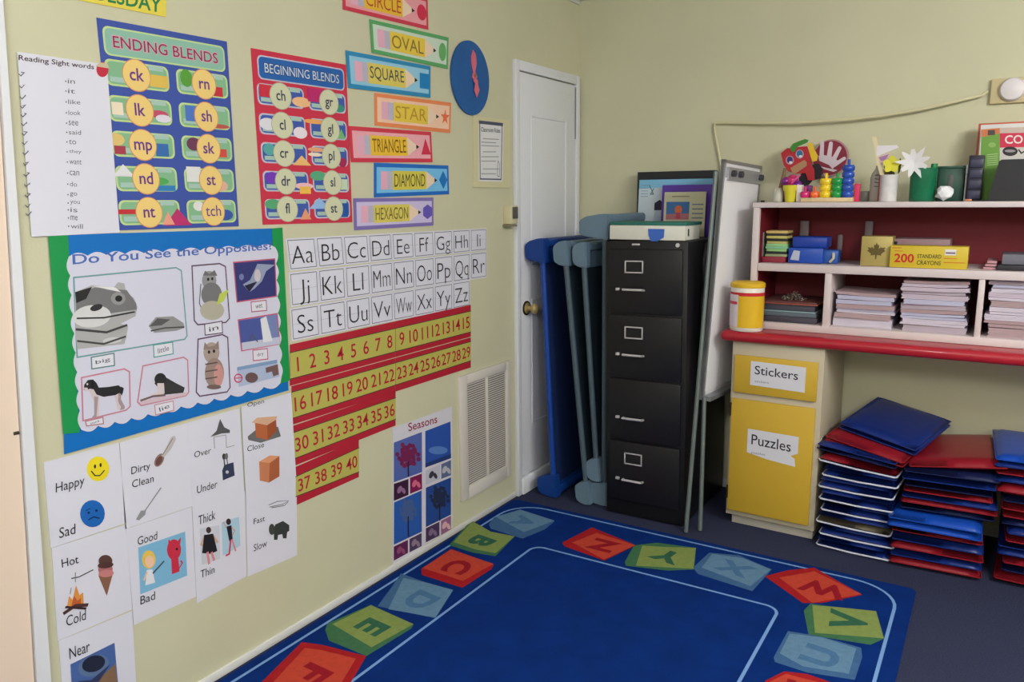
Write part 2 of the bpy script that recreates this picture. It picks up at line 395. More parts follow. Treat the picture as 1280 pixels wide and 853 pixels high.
# ---- pencil shape cards
def shape_card(name, word, label, quad, rim, pale, shp_m, shape, w0, body=(234, 204, 76)):
    uv = [LW.px(q) for q in quad]; q = lambda a, b: bil(uv, a, b)
    t = wall_thing(name, label, 'card', quad, 'pencil shape cards on the left wall')
    b = MB(); b.slab(LW, uv, w0, w0+.0012, rim)
    w = w0+.0014; R = lambda b, a0, b0, a1, b1, w, m: b.uvpoly(LW, [q(a0, b0), q(a1, b0), q(a1, b1), q(a0, b1)], w, m)
    R(b, .03, .12, .975, .88, w, pale); b.build('card', t)
    b = MB(); R(b, .08, .24, .17, .78, w+.0003, ink(232, 176, 200)); R(b, .16, .24, .23, .78, w+.0005, ink(190, 186, 204))
    R(b, .225, .22, .67, .80, w+.0006, ink(*body)); b.uvpoly(LW, [q(.67, .22), q(.80, .47), q(.80, .55), q(.67, .80)], w+.0006, ink(240, 214, 190))
    b.uvpoly(LW, [q(.785, .44), q(.825, .51), q(.785, .58)], w+.0009, M_black); pc = b.build('pencil', t)
    b = MB(); b.text(LW, word, q(.245, .71), q(.65, .71), q(.245, .31), w+.0012, shp_m[1], 0, uv=True); b.build('word', pc)
    b = MB(); ca, cb = .915, .5
    if shape == 'poly':
        b.uvpoly(LW, [q(ca+x*.062, cb+y*.25) for x, y in shp_m[2]], w+.0003, shp_m[0])
    b.build('shape_symbol', t)
circ = [(math.cos(k*math.pi/14), math.sin(k*math.pi/14)) for k in range(28)]
star = [(math.cos(-math.pi/2+k*math.pi/5)*(1.1 if k % 2 == 0 else .42), math.sin(-math.pi/2+k*math.pi/5)*(1.1 if k % 2 == 0 else .42)) for k in range(10)]
hexa = [(0, -1.05), (1, -.55), (1, .55), (0, 1.05), (-1, .55), (-1, -.55)]
shape_card('circle_card', 'CIRCLE', 'red bordered pencil card with red circle, topmost of the shape cards', [(427, -32), (534, -2), (535, 37.5), (428, 12)], ink(206, 62, 84), ink(236, 160, 170), (ink(210, 50, 80), ink(190, 80, 50), circ), 'poly', .001, (236, 190, 60))
shape_card('oval_card', 'OVAL', 'green bordered pencil card with green oval below the red circle card', [(461, 24), (560, 47), (559, 86.5), (464, 66)], ink(92, 168, 106), ink(206, 222, 206), (ink(104, 176, 104), ink(140, 120, 60), [(x*.85, y*1.15) for x, y in circ]), 'poly', .0022)
shape_card('square_card', 'SQUARE', 'blue bordered pencil card with blue square below the green oval card', [(431, 63), (537, 83), (537, 122.5), (434.5, 110)], ink(46, 140, 190), ink(150, 204, 230), (ink(24, 130, 196), ink(70, 80, 90), [(-1, -.95), (1, -.95), (1, .95), (-1, .95)]), 'poly', .0034, (224, 206, 100))
shape_card('star_card', 'STAR', 'orange bordered pencil card with orange star between square and triangle cards', [(467.5, 116), (563.5, 128.5), (562.4, 166.5), (468, 157)], ink(236, 140, 90), ink(246, 204, 176), (ink(232, 112, 76), ink(190, 150, 60), star), 'poly', .001)
shape_card('triangle_card', 'TRIANGLE', 'red bordered pencil card with red triangle beside the red blends chart', [(435, 157.5), (538, 165), (540, 203), (438, 203)], ink(212, 60, 82), ink(240, 172, 184), (ink(214, 50, 80), ink(130, 90, 30), [(0, -1.1), (1.05, 1), (-1.05, 1)]), 'poly', .0022, (240, 196, 60))
shape_card('diamond_card', 'DIAMOND', 'blue bordered pencil card with blue diamond, second from the bottom', [(467, 203.5), (560, 207), (561, 243), (467, 247)], ink(34, 110, 200), ink(120, 194, 240), (ink(28, 120, 200), ink(90, 86, 60), [(0, -1.25), (1, 0), (0, 1.25), (-1, 0)]), 'poly', .001, (220, 206, 84))
shape_card('hexagon_card', 'HEXAGON', 'purple bordered pencil card with purple hexagon, lowest of the shape cards', [(441, 248), (541, 247), (541, 282), (442, 288)], ink(132, 116, 186), ink(206, 196, 232), (ink(106, 90, 190), ink(120, 104, 60), hexa), 'poly', .0022, (222, 208, 100))

# ---- paper clock
cu = LW.px((586, 98)); t = thing('paper_clock', 'round blue clock face with pink hands above the framed notice', 'clock', (0, cu[0], cu[1]-.145))
b = MB(); el = [(cu[0]+.138*math.cos(k*math.pi/24), cu[1]+.150*math.sin(k*math.pi/24)) for k in range(48)]
b.slab(LW, el, .004, .012, mat('blue_craft_foam', (30, 92, 160), .6, var=.06, scale=12)); b.build('clock_face', t)
pk = mat('pink_card', (216, 110, 130), .6)
def hand(pts, w): return MB().slab(LW, [LW.px(K(550, 40, 3.28)(*p)) for p in pts], w, w+.003, pk)
hand([(116, 100), (123, 74), (134, 92), (138, 130), (132, 165), (141, 186), (130, 205), (120, 186), (124, 165), (117, 130)], .013).build('minute_hand', t)
hand([(122, 200), (130, 188), (141, 202), (140, 215), (147, 240), (136, 270), (126, 240), (130, 215)], .0165).build('hour_hand', t)
b = MB(); b.tube([(.012, LW.px((590, 95))[0], LW.px((590, 95))[1]), (.022, LW.px((590, 95))[0], LW.px((590, 95))[1])], .006, mat('brass_pin', (170, 150, 100), .4, .8), 10); b.build('brad', t)
# ---- notice
k = K(550, 40, 3.28)
qd = [k(133, 345), k(283, 362), k(283, 640), k(133, 638)]
t = wall_thing('notice_board', 'framed white printed notice on cream backing left of the door', 'notice', qd)
sheet(qd, .001, ink(214, 208, 170), .004).build('backing', t)
b = sheet([k(155, 364), k(257, 378), k(252, 615), k(155, 612)], .005, ink(228, 228, 232), .001)
b.line(LW, [k(158, 370), k(250, 380), k(246, 605), k(160, 603)], .006, .0063, ink(80, 84, 110), True)
b.line(LW, [k(158, 370), k(250, 380)], .014, .0065, ink(80, 84, 110)); b.build('page', t)
b = MB(); b.text(LW, 'Classroom Rules', k(163, 409), k(242, 414), k(163, 390), .0064, ink(60, 60, 70), .01)
for n, y in enumerate((438, 452, 466, 492, 512, 530, 562, 582)):
    b.line(LW, [k(165 if n % 3 else 172, y), k(236 - (n % 2)*12, y+(3 if y < 480 else 0))], .0035, .0064, ink(150, 150, 160))
b.line(LW, [k(232, 530), k(230, 590), k(238, 594), k(240, 545), k(234, 528)], .003, .0066, ink(90, 90, 100)); b.build('notice_print', t)
# ---- thermostat
tu = LW.px((633, 268))
t = thing('thermostat', 'small cream wall thermostat box beside the door casing', 'thermostat', (0, tu[0], tu[1]-.05))
cm = mat('cream_plastic', (214, 206, 172), .45)
b = MB(); b.box((0, tu[0]-.028, tu[1]-.045), (.045, tu[0]+.03, tu[1]+.04), cm, .004); b.build('housing', t)
b = MB(); b.box((.045, tu[0]-.02, tu[1]-.02), (.05, tu[0]+.024, tu[1]+.034), mat('dark_grey_plastic', (96, 92, 88), .4), .002); b.build('display', t)
b = MB(); b.box((0, tu[0]-.036, tu[1]-.056), (.05, tu[0]+.016, tu[1]-.047), mat('grey_brown_plastic', (140, 130, 110), .5), .002); b.build('lower_lip', t)

# ---- opposites poster
qd = [(60, 294), (352, 285), (361, 492), (80, 569)]
t = wall_thing('opposites_poster', 'large poster titled Do You See the Opposites with blue and green border', 'poster', qd)
blu = ink(10, 112, 196); grn = ink(24, 150, 78); W0 = .003
sh_ = sheet([c3(100, 66), c3(850, 42), c3(880, 600), c3(108, 820)], W0, blu); sh_.build('blue_border', t)
sheet([c3(52, 70), c3(120, 66), c3(160, 745), c3(104, 750)], W0+.0014, grn).build('green_border', t)
sheet([c3(822, 43), c3(858, 40), c3(884, 566), c3(842, 580)], W0+.0014, grn).build('green_border', t)
def wavy(a, b, n, amp, ph=0):
    out = []; d = Vector(b)-Vector(a); nn = Vector((-d.y, d.x)).normalized()
    for i in range(n*6):
        f = i/(n*6); out.append(tuple(Vector(a)+d*f+nn*amp*abs(math.sin(math.pi*(f*n+ph)))))
    return out
pts = wavy((122, 140), (832, 108), 11, -12)+wavy((832, 108), (850, 560), 8, -9)+wavy((850, 575), (165, 735), 12, -13)+wavy((165, 735), (122, 140), 9, -10)
b = MB(); b.slab(LW, [LW.px(c3(*p)) for p in pts], W0+.0028, W0+.004, ink(214, 214, 234)); b.build('sheet', t)
w = W0+.0043
b = MB(); b.text(LW, 'Do You See the Opposites?', c3(135, 178), c3(822, 124), c3(133, 132), w, ink(72, 108, 186), .012); b.build('title', t)
def framed(name, pts, col, lab=None, fill=None, wd=.004):
    b = MB()
    if fill: b.poly(LW, [c3(*p) for p in pts], w-.0001, fill)
    b.line(LW, [c3(*p) for p in pts], wd, w, col, True)
    return b
G = lambda v: ink(v, v, v+3)
b = framed('', [(138, 212), (490, 178), (508, 188), (528, 412), (520, 424), (150, 486)], ink(110, 160, 165))
b.poly(LW, [c3(*p) for p in [(142, 262), (200, 238), (275, 246), (290, 228), (312, 232), (318, 262), (345, 282), (357, 312), (350, 345), (300, 370), (325, 380), (318, 420), (312, 440), (150, 458), (143, 400)]], w+.0004, G(176))
b.ell(LW, c3(200, 345), 24, 14, w+.0007, G(214), -.1); b.poly(LW, [c3(*p) for p in [(145, 270), (210, 246), (320, 255), (352, 300), (355, 322), (240, 338), (146, 345)]], w+.0006, G(120))
b.poly(LW, [c3(*p) for p in [(142, 262), (200, 244), (180, 285), (146, 300)]], w+.0009, G(40)); b.ell(LW, c3(290, 284), 9, 8, w+.001, G(150)); b.ell(LW, c3(292, 284), 4.5, 4, w+.0012, G(40)); b.ell(LW, c3(215, 315), 8, 4, w+.001, G(50), -.3)
b.line(LW, [c3(150, 352), c3(240, 350), c3(345, 330)], .004, w+.0012, G(40)); b.line(LW, [c3(148, 390), c3(250, 400), c3(318, 376)], .006, w+.0012, G(70)); b.line(LW, [c3(152, 430), c3(240, 440), c3(314, 415)], .005, w+.0012, G(70))
b.poly(LW, [c3(*p) for p in [(200, 240), (280, 246), (300, 262), (250, 252)]], w+.0012, G(230)); b.ell(LW, c3(270, 428), 12, 4, w+.0011, G(205), -.1)
b.poly(LW, [c3(*p) for p in [(395, 378), (420, 348), (480, 345), (515, 368), (520, 385), (490, 395), (415, 402)]], w+.0004, G(150)); b.poly(LW, [c3(*p) for p in [(398, 380), (425, 352), (470, 356), (440, 376)]], w+.0006, G(90)); b.line(LW, [c3(405, 395), c3(450, 385), c3(515, 382)], .004, w+.0007, G(70))
tag(b.build('picture_panel', t), 'panel with a big frog and a small frog')
def caption(pts, col, word):
    b = MB(); b.poly(LW, [c3(*p) for p in pts], w+.0003, ink(226, 226, 238)); b.line(LW, [c3(*p) for p in pts], .003, w+.0005, col, True)
    (x0, y0), (x1, y1), (x2, y2), (x3, y3) = pts
    b.text(LW, word, c3(x3+14, lerp(y3, y0, .3)), c3(x2-14, lerp(y2, y1, .3)), c3(x0+14, lerp(y3, y0, .72)), w+.0007, ink(80, 80, 96)); b.build('caption', t)
caption([(198, 486), (276, 472), (278, 514), (200, 526)], ink(80, 130, 130), 'big'); caption([(412, 444), (478, 434), (480, 474), (414, 486)], ink(80, 160, 160), 'little')
caption([(588, 372), (648, 362), (650, 402), (590, 410)], ink(90, 60, 80), 'in'); caption([(748, 296), (800, 290), (802, 325), (750, 330)], ink(170, 80, 110), 'wet'); caption([(754, 462), (804, 456), (806, 492), (756, 498)], ink(190, 80, 110), 'dry')
caption([(178, 706), (238, 692), (240, 714), (182, 722)], ink(180, 130, 140), 'stand'); caption([(416, 650), (480, 636), (482, 668), (420, 684)], ink(200, 150, 160), 'lie')
b = framed('', [(545, 172), (640, 164), (660, 174), (674, 352), (662, 366), (565, 374), (553, 360)], ink(90, 70, 90))
b.ell(LW, c3(604, 222), 9, 12, w+.0004, G(150)); b.poly(LW, [c3(*p) for p in [(582, 205), (590, 188), (604, 200), (622, 186), (632, 206)]], w+.0006, G(110)); b.ell(LW, c3(612, 270), 13, 15, w+.0005, G(120)); b.ell(LW, c3(614, 325), 15, 12, w+.0006, ink(180, 176, 160)); b.poly(LW, [c3(*p) for p in [(628, 308), (640, 268), (672, 252), (655, 292)]], w+.0008, ink(190, 205, 90))
b.line(LW, [c3(575, 235), c3(570, 300), c3(590, 350)], .003, w+.0005, G(90)); b.ell(LW, c3(600, 218), 1.5, 2, w+.0009, G(40)); b.ell(LW, c3(614, 216), 1.5, 2, w+.0009, G(40))
tag(b.build('picture_panel', t), 'panel with a cat sitting in a bag')
b = framed('', [(566, 424), (650, 408), (668, 418), (676, 590), (666, 605), (572, 620), (560, 606)], ink(90, 60, 90))
b.ell(LW, c3(612, 470), 10, 13, w+.0004, ink(176, 158, 150)); b.poly(LW, [c3(*p) for p in [(584, 460), (588, 434), (602, 450), (622, 446), (636, 428), (638, 458)]], w+.0006, ink(150, 130, 124)); b.ell(LW, c3(622, 540), 12, 19, w+.0005, ink(160, 136, 130)); b.ell(LW, c3(636, 548), 6, 14, w+.0007, ink(206, 150, 146))
for y in (510, 535, 560): b.line(LW, [c3(592, y), c3(630, y-6)], .004, w+.0009, ink(96, 80, 80))
b.ell(LW, c3(603, 468), 1.6, 2.2, w+.0009, G(40)); b.ell(LW, c3(620, 465), 1.6, 2.2, w+.0009, G(40)); b.ell(LW, c3(620, 588), 9, 3, w+.0009, ink(120, 100, 96))
tag(b.build('picture_panel', t), 'panel with a striped kitten sitting up')
b = framed('', [(688, 160), (830, 148), (836, 276), (700, 296)], ink(190, 90, 120), fill=ink(54, 58, 120))
b.poly(LW, [c3(*p) for p in [(720, 236), (745, 220), (770, 165), (830, 168), (800, 190), (785, 225), (760, 250), (742, 262)]], w+.0004, ink(150, 160, 190)); b.poly(LW, [c3(*p) for p in [(725, 240), (770, 225), (742, 262)]], w+.0006, ink(36, 36, 60)); b.ell(LW, c3(770, 205), 4, 8, w+.0008, ink(206, 196, 206)); b.ell(LW, c3(715, 210), 3, 4, w+.0006, ink(120, 130, 180))
tag(b.build('picture_panel', t), 'dark blue panel with a splashing animal')
b = framed('', [(704, 358), (838, 336), (848, 440), (716, 464)], ink(200, 90, 120), fill=ink(120, 134, 186))
b.poly(LW, [c3(*p) for p in [(706, 360), (780, 350), (790, 430), (714, 440)]], w+.0003, ink(76, 90, 160)); b.poly(LW, [c3(*p) for p in [(780, 355), (800, 345), (822, 430), (790, 435)]], w+.0006, ink(226, 228, 236)); b.poly(LW, [c3(*p) for p in [(716, 436), (846, 416), (848, 440), (718, 462)]], w+.0005, ink(196, 200, 222)); b.line(LW, [c3(740, 430), c3(752, 410), c3(770, 432)], .004, w+.0007, G(90))
tag(b.build('picture_panel', t), 'blue panel with a white curtain or waterfall')
b = MB(); b.poly(LW, [c3(*p) for p in [(700, 525), (838, 500), (846, 552), (706, 588)]], w, ink(176, 190, 220)); b.poly(LW, [c3(*p) for p in [(700, 520), (838, 494), (838, 506), (700, 532)]], w+.0003, ink(130, 160, 200)); b.ell(LW, c3(750, 556), 8, 6.5, w+.0004, ink(110, 84, 84)); b.poly(LW, [c3(*p) for p in [(798, 522), (840, 510), (844, 545), (825, 552), (820, 535), (800, 540)]], w+.0004, ink(120, 92, 92))
tag(b.build('picture_panel', t), 'pale panel with a mouse and a cow')
b = MB(); b.line(LW, [(c3(704+13*math.cos(k*.5), 558+14*math.sin(k*.5))) for k in range(13)], .004, w+.0006, ink(210, 60, 100)); b.line(LW, [c3(694, 558), c3(714, 556)], .003, w+.0008, ink(210, 60, 100)); b.build('logo_sticker', t)
b = framed('', [(165, 556), (312, 526), (330, 536), (332, 655), (318, 668), (170, 704)], ink(200, 130, 150))
dg = lambda l, wo, m: b.poly(LW, [c3(*p) for p in l], w+wo, m)
bw_, wh_, gy_ = G(40), ink(216, 200, 206), ink(170, 150, 158)
dg([(190, 600), (222, 588), (226, 640), (224, 686), (206, 694), (204, 688), (212, 680), (208, 640), (200, 622)], .0004, wh_)
dg([(208, 620), (222, 622), (216, 690), (200, 698), (202, 690), (208, 684)], .0005, gy_)
dg([(280, 600), (302, 600), (300, 630), (314, 656), (312, 664), (296, 668), (300, 656), (288, 636)], .0004, gy_)
dg([(274, 604), (292, 606), (290, 636), (300, 662), (288, 668), (284, 644)], .0005, wh_)
dg([(174, 580), (186, 564), (204, 562), (216, 574), (224, 590), (256, 588), (292, 582), (306, 594), (304, 618), (296, 608), (280, 616), (240, 622), (216, 614), (206, 596), (192, 594), (182, 602), (172, 598)], .0006, bw_)
dg([(172, 590), (184, 590), (190, 602), (176, 604)], .0008, wh_); dg([(194, 566), (206, 570), (208, 594), (198, 588)], .0009, G(24)); b.ell(LW, c3(184, 578), 1.2, 1.4, w+.001, wh_)
dg([(300, 586), (310, 592), (306, 612), (302, 604)], .0006, bw_)
tag(b.build('picture_panel', t), 'panel with a black and white dog standing')
b = framed('', [(376, 516), (516, 486), (530, 496), (534, 606), (524, 618), (370, 652), (358, 640)], ink(200, 130, 150))
b.ell(LW, c3(436, 562), 7.5, 8, w+.0006, G(44)); b.poly(LW, [c3(*p) for p in [(415, 575), (450, 552), (490, 575), (520, 590), (515, 608), (450, 615)]], w+.0004, G(56)); b.poly(LW, [c3(*p) for p in [(425, 575), (448, 575), (450, 610), (410, 622), (400, 615), (425, 605)]], w+.0008, ink(220, 206, 210)); b.line(LW, [c3(370, 634), c3(410, 620), c3(450, 616)], .006, w+.0009, ink(120, 96, 100)); b.poly(LW, [c3(*p) for p in [(362, 640), (430, 622), (532, 606), (524, 617), (370, 650)]], w+.0003, ink(214, 190, 204))
tag(b.build('picture_panel', t), 'panel with a black and white dog lying down')

# ---- opposites pages
PG = 'white opposites pages under the opposites poster'
def page(name, label, pts, w0=.001):
    q = [c5(*p) for p in pts]
    t = wall_thing(name, label, 'page', q, PG)
    sheet(q, w0, M_paper).build('page', t)
    return t
def words(t, items, w=.0034):
    for s_, bl, br, tl in items:
        MB().text(LW, s_, c5(*bl), c5(*br), c5(*tl), w, M_black, .0).build('word', t)
w = .0024
p5 = lambda *a: [c5(*p) for p in a]
w = .0032; t = page('happy_sad_page', 'white page with yellow smiling face and blue sad face reading Happy Sad', [(32, 225), (247, 168), (268, 398), (52, 470)])
words(t, [('Happy', (66, 320), (148, 296), (66, 284)), ('Sad', (76, 442), (122, 428), (76, 412))])
b = MB(); b.ell(LW, c5(187, 243), 14, 15.5, w, ink(244, 222, 40)); b.ell(LW, c5(178, 236), 1.3, 2.6, w+.0004, M_black); b.ell(LW, c5(194, 232), 1.3, 2.6, w+.0004, M_black); b.line(LW, p5((168, 250), (178, 262), (192, 262), (204, 248)), .003, w+.0004, M_black); b.build('smiling_face', t)
b = MB(); b.ell(LW, c5(171, 371), 15.5, 17, w, ink(30, 104, 190)); b.ell(LW, c5(160, 368), 1.6, 1.6, w+.0004, ink(12, 40, 90)); b.ell(LW, c5(182, 362), 1.6, 1.6, w+.0004, ink(12, 40, 90)); b.line(LW, p5((160, 388), (174, 380), (190, 384)), .003, w+.0004, ink(12, 40, 90)); b.line(LW, p5((152, 362), (164, 356)), .002, w+.0004, ink(12, 40, 90)); b.build('sad_face', t)
w = .0032; t = page('dirty_clean_page', 'white page with a dirty spoon and a clean spoon reading Dirty Clean', [(250, 168), (443, 112), (457, 350), (265, 415)])
words(t, [('Dirty', (282, 266), (336, 250), (282, 238)), ('Clean', (284, 298), (346, 280), (284, 276))])
b = MB(); b.ell(LW, c5(362, 218), 5.2, 9, w, ink(150, 120, 116), .5); b.ell(LW, c5(361, 220), 3.4, 6.4, w+.0003, ink(110, 74, 70), .5); b.poly(LW, p5((368, 205), (378, 190), (396, 152), (406, 148), (410, 158), (396, 186), (376, 210)), w, ink(196, 190, 190)); b.line(LW, p5((372, 202), (400, 156)), .002, w+.0004, G(90)); b.build('dirty_spoon', t)
b = MB(); b.poly(LW, p5((295, 388), (310, 362), (324, 362), (322, 374), (304, 390)), w, ink(150, 150, 156)); b.line(LW, p5((320, 364), (366, 298)), .004, w+.0003, ink(150, 150, 156)); b.build('clean_spoon', t)
w = .0032; t = page('over_under_page', 'white page with grey drawings reading Over Under', [(443, 112), (592, 70), (606, 310), (457, 350)], .0013)
words(t, [('Over', (462, 212), (510, 198), (462, 194)), ('Under', (470, 314), (528, 296), (470, 292))])
b = MB(); b.poly(LW, p5((508, 152), (526, 134), (536, 100), (548, 124), (564, 132), (564, 140), (540, 142)), w, G(90)); b.line(LW, p5((518, 152), (520, 184), None) if 0 else p5((518, 152), (520, 184)), .002, w+.0003, G(120)); b.line(LW, p5((518, 152), (552, 146), (554, 182), (576, 176)), .002, w+.0003, G(150)); b.build('table_drawing', t)
b = MB(); b.poly(LW, p5((542, 248), (548, 232), (574, 224), (578, 262), (544, 276)), w, ink(58, 64, 92)); b.ell(LW, c5(547, 208), 2.2, 4, w, G(60)); b.line(LW, p5((547, 214), (549, 234)), .004, w, G(60)); b.ell(LW, c5(554, 207), 2, 4, w+.0002, G(110)); b.line(LW, p5((555, 212), (558, 232)), .003, w, G(60)); b.ell(LW, c5(556, 252), 2, 2, w+.0004, G(200)); b.build('engine_drawing', t)
w = .0032; t = page('open_close_page', 'white page with an open and a closed cardboard box reading Open Close', [(595, 65), (738, 25), (752, 262), (608, 308)], .0045); w = .0062
words(t, [('Open', (612, 70), (660, 58), (612, 54)), ('Close', (612, 194), (660, 180), (612, 178))], .0062)
b = MB(); b.poly(LW, p5((613, 150), (640, 128), (700, 122), (708, 150), (650, 168), (615, 160)), w, G(110)); b.poly(LW, p5((634, 110), (668, 118), (670, 160), (636, 152)), w+.0003, ink(190, 106, 66)); b.poly(LW, p5((668, 118), (694, 100), (696, 134), (670, 160)), w+.0003, ink(164, 86, 52)); b.poly(LW, p5((624, 110), (640, 96), (698, 92), (694, 102), (668, 118), (640, 112)), w+.0005, ink(220, 176, 146)); b.build('open_box_picture', t)
b = MB(); b.poly(LW, p5((646, 222), (676, 226), (674, 282), (648, 276)), w, ink(206, 130, 92)); b.poly(LW, p5((676, 226), (704, 206), (704, 264), (674, 282)), w, ink(176, 98, 62)); b.poly(LW, p5((646, 222), (676, 204), (704, 206), (676, 226)), w, ink(226, 158, 118)); b.build('closed_box_picture', t)
w = .0024
w = .0032; t = page('hot_cold_page', 'white page with campfire and ice cream cone reading Hot Cold', [(55, 470), (268, 402), (285, 645), (72, 735)])
words(t, [('Hot', (84, 526), (132, 512), (82, 502)), ('Cold', (96, 694), (152, 674), (96, 664))])
b = MB(); b.poly(LW, p5((98, 640), (104, 606), (114, 618), (124, 576), (134, 604), (144, 596), (146, 632), (120, 642)), w, ink(226, 150, 70)); b.poly(LW, p5((110, 636), (118, 606), (128, 620), (138, 612), (138, 636)), w+.0003, ink(196, 96, 50)); b.line(LW, p5((92, 654), (122, 634), (154, 632)), .009, w+.0005, ink(80, 50, 46)); b.line(LW, p5((96, 638), (150, 642)), .006, w+.0006, ink(60, 40, 40)); b.line(LW, p5((112, 556), (132, 552), (172, 532)), .003, w, G(70)); b.line(LW, p5((122, 566), (122, 540)), .002, w, G(110)); b.line(LW, p5((107, 600), (110, 584)), .002, w, G(130)); b.build('campfire_picture', t)
b = MB(); b.poly(LW, p5((188, 548), (230, 540), (212, 606)), w, ink(140, 96, 76)); b.ell(LW, c5(208, 530), 9, 8, w+.0003, ink(180, 110, 112)); b.ell(LW, c5(208, 506), 8.6, 7.5, w+.0004, ink(92, 62, 56)); b.ell(LW, c5(208, 518), 10, 4, w+.0006, ink(84, 54, 50), -.1); b.ell(LW, c5(210, 542), 9.5, 4.5, w+.0005, ink(204, 130, 130), -.1); b.build('ice_cream_picture', t)
w = .0032; t = page('good_bad_page', 'white page with blue picture of a girl and a red devil reading Good Bad', [(268, 415), (455, 352), (468, 608), (290, 690)], .0013)
words(t, [('Good', (300, 462), (356, 444), (300, 438)), ('Bad', (308, 632), (350, 616), (308, 608))])
b = MB(); b.poly(LW, p5((302, 468), (436, 422), (442, 548), (308, 602)), w, ink(128, 186, 222))
b.ell(LW, c5(332, 502), 8.5, 11.5, w+.0003, ink(238, 200, 90)); b.ell(LW, c5(334, 508), 5.5, 7.5, w+.0005, ink(244, 200, 170)); b.poly(LW, p5((326, 532), (342, 530), (350, 568), (322, 576)), w+.0004, ink(232, 232, 240)); b.line(LW, p5((326, 540), (318, 560)), .005, w+.0006, ink(244, 200, 170)); b.line(LW, p5((345, 540), (374, 508)), .005, w+.0006, ink(60, 80, 90))
b.ell(LW, c5(404, 474), 8.8, 13, w+.0003, ink(206, 50, 74)); b.poly(LW, p5((388, 458), (388, 444), (398, 454)), w+.0003, ink(206, 50, 74)); b.poly(LW, p5((414, 450), (424, 438), (422, 458)), w+.0003, ink(206, 50, 74)); b.poly(LW, p5((396, 498), (416, 496), (420, 536), (398, 544)), w+.0004, ink(206, 50, 74)); b.line(LW, p5((418, 528), (428, 512), (424, 506)), .004, w+.0004, ink(206, 50, 74)); b.ell(LW, c5(412, 472), 1.6, 1.6, w+.0006, M_black); b.build('girl_and_devil_picture', t)
w = .0032; t = page('thick_thin_page', 'white page with a wide and a narrow dancing woman reading Thick Thin', [(457, 350), (608, 308), (612, 550), (470, 628)])
words(t, [('Thick', (474, 404), (522, 386), (474, 378)), ('Thin', (480, 556), (520, 540), (480, 534))])
b = MB(); b.poly(LW, p5((478, 414), (534, 404), (536, 500), (484, 518)), w, ink(206, 210, 222)); b.ell(LW, c5(503, 418), 3.2, 4, w+.0003, ink(70, 50, 50)); b.poly(LW, p5((490, 432), (516, 428), (528, 478), (508, 486), (484, 484)), w+.0004, ink(34, 32, 40)); b.line(LW, p5((492, 434), (482, 458), (492, 466)), .007, w+.0003, ink(210, 170, 150)); b.line(LW, p5((514, 432), (528, 452)), .007, w+.0003, ink(210, 170, 150)); b.line(LW, p5((500, 484), (504, 512)), .008, w+.0005, ink(220, 140, 150)); b.line(LW, p5((512, 484), (518, 502)), .008, w+.0005, ink(220, 140, 150)); b.build('wide_dancer_picture', t)
b = MB(); b.poly(LW, p5((540, 396), (590, 380), (594, 462), (544, 492)), w, ink(174, 208, 226)); b.ell(LW, c5(560, 394), 3, 4, w+.0003, ink(60, 40, 44)); b.poly(LW, p5((554, 408), (568, 404), (572, 446), (562, 450)), w+.0004, ink(34, 32, 50)); b.line(LW, p5((566, 408), (578, 420), (570, 434)), .004, w+.0003, ink(214, 170, 150)); b.line(LW, p5((553, 410), (546, 396)), .004, w+.0003, ink(214, 170, 150)); b.line(LW, p5((566, 448), (562, 486), (554, 490)), .006, w+.0005, ink(206, 60, 90)); b.line(LW, p5((570, 446), (580, 476)), .005, w+.0005, ink(226, 130, 140)); b.build('narrow_dancer_picture', t)
w = .0032; t = page('fast_slow_page', 'white page with a jet and a tortoise reading Fast Slow', [(610, 305), (755, 262), (757, 490), (615, 552)], .0013)
words(t, [('Fast', (632, 402), (664, 392), (632, 386)), ('Slow', (632, 480), (670, 464), (632, 460))])
b = MB(); b.line(LW, p5((676, 346), (700, 336), (732, 334), (716, 344), (678, 352)), .0025, w, G(110)); b.line(LW, p5((684, 354), (720, 348), (730, 338)), .0025, w, G(90)); b.build('jet_drawing', t)
b = MB(); b.poly(LW, p5((688, 420), (694, 402), (716, 392), (734, 404), (734, 420), (728, 424), (726, 442), (716, 442), (714, 430), (702, 432), (700, 446), (690, 446), (690, 430)), w, ink(58, 62, 60)); b.ell(LW, c5(684, 416), 3.8, 7, w+.0003, ink(70, 72, 68)); b.build('tortoise_picture', t)
w = .0032; t = page('near_page', 'lowest white page with blue photograph reading Near at the bottom of the picture', [(75, 735), (285, 650), (300, 915), (95, 1010)])
words(t, [('Near', (106, 788), (164, 764), (104, 756))])
b = MB(); b.poly(LW, p5((108, 802), (234, 740), (248, 900), (118, 970)), w, ink(74, 104, 168)); b.ell(LW, c5(174, 806), 20, 13, w+.0002, ink(96, 120, 160), -.35); b.ell(LW, c5(174, 800), 15, 10, w+.0004, ink(34, 40, 62), -.35); b.poly(LW, p5((112, 850), (170, 862), (236, 800), (246, 900), (118, 970)), w+.0004, ink(136, 106, 80)); b.poly(LW, p5((128, 850), (168, 846), (222, 800), (190, 850), (150, 862)), w+.0006, ink(50, 60, 96)); b.build('photograph', t)

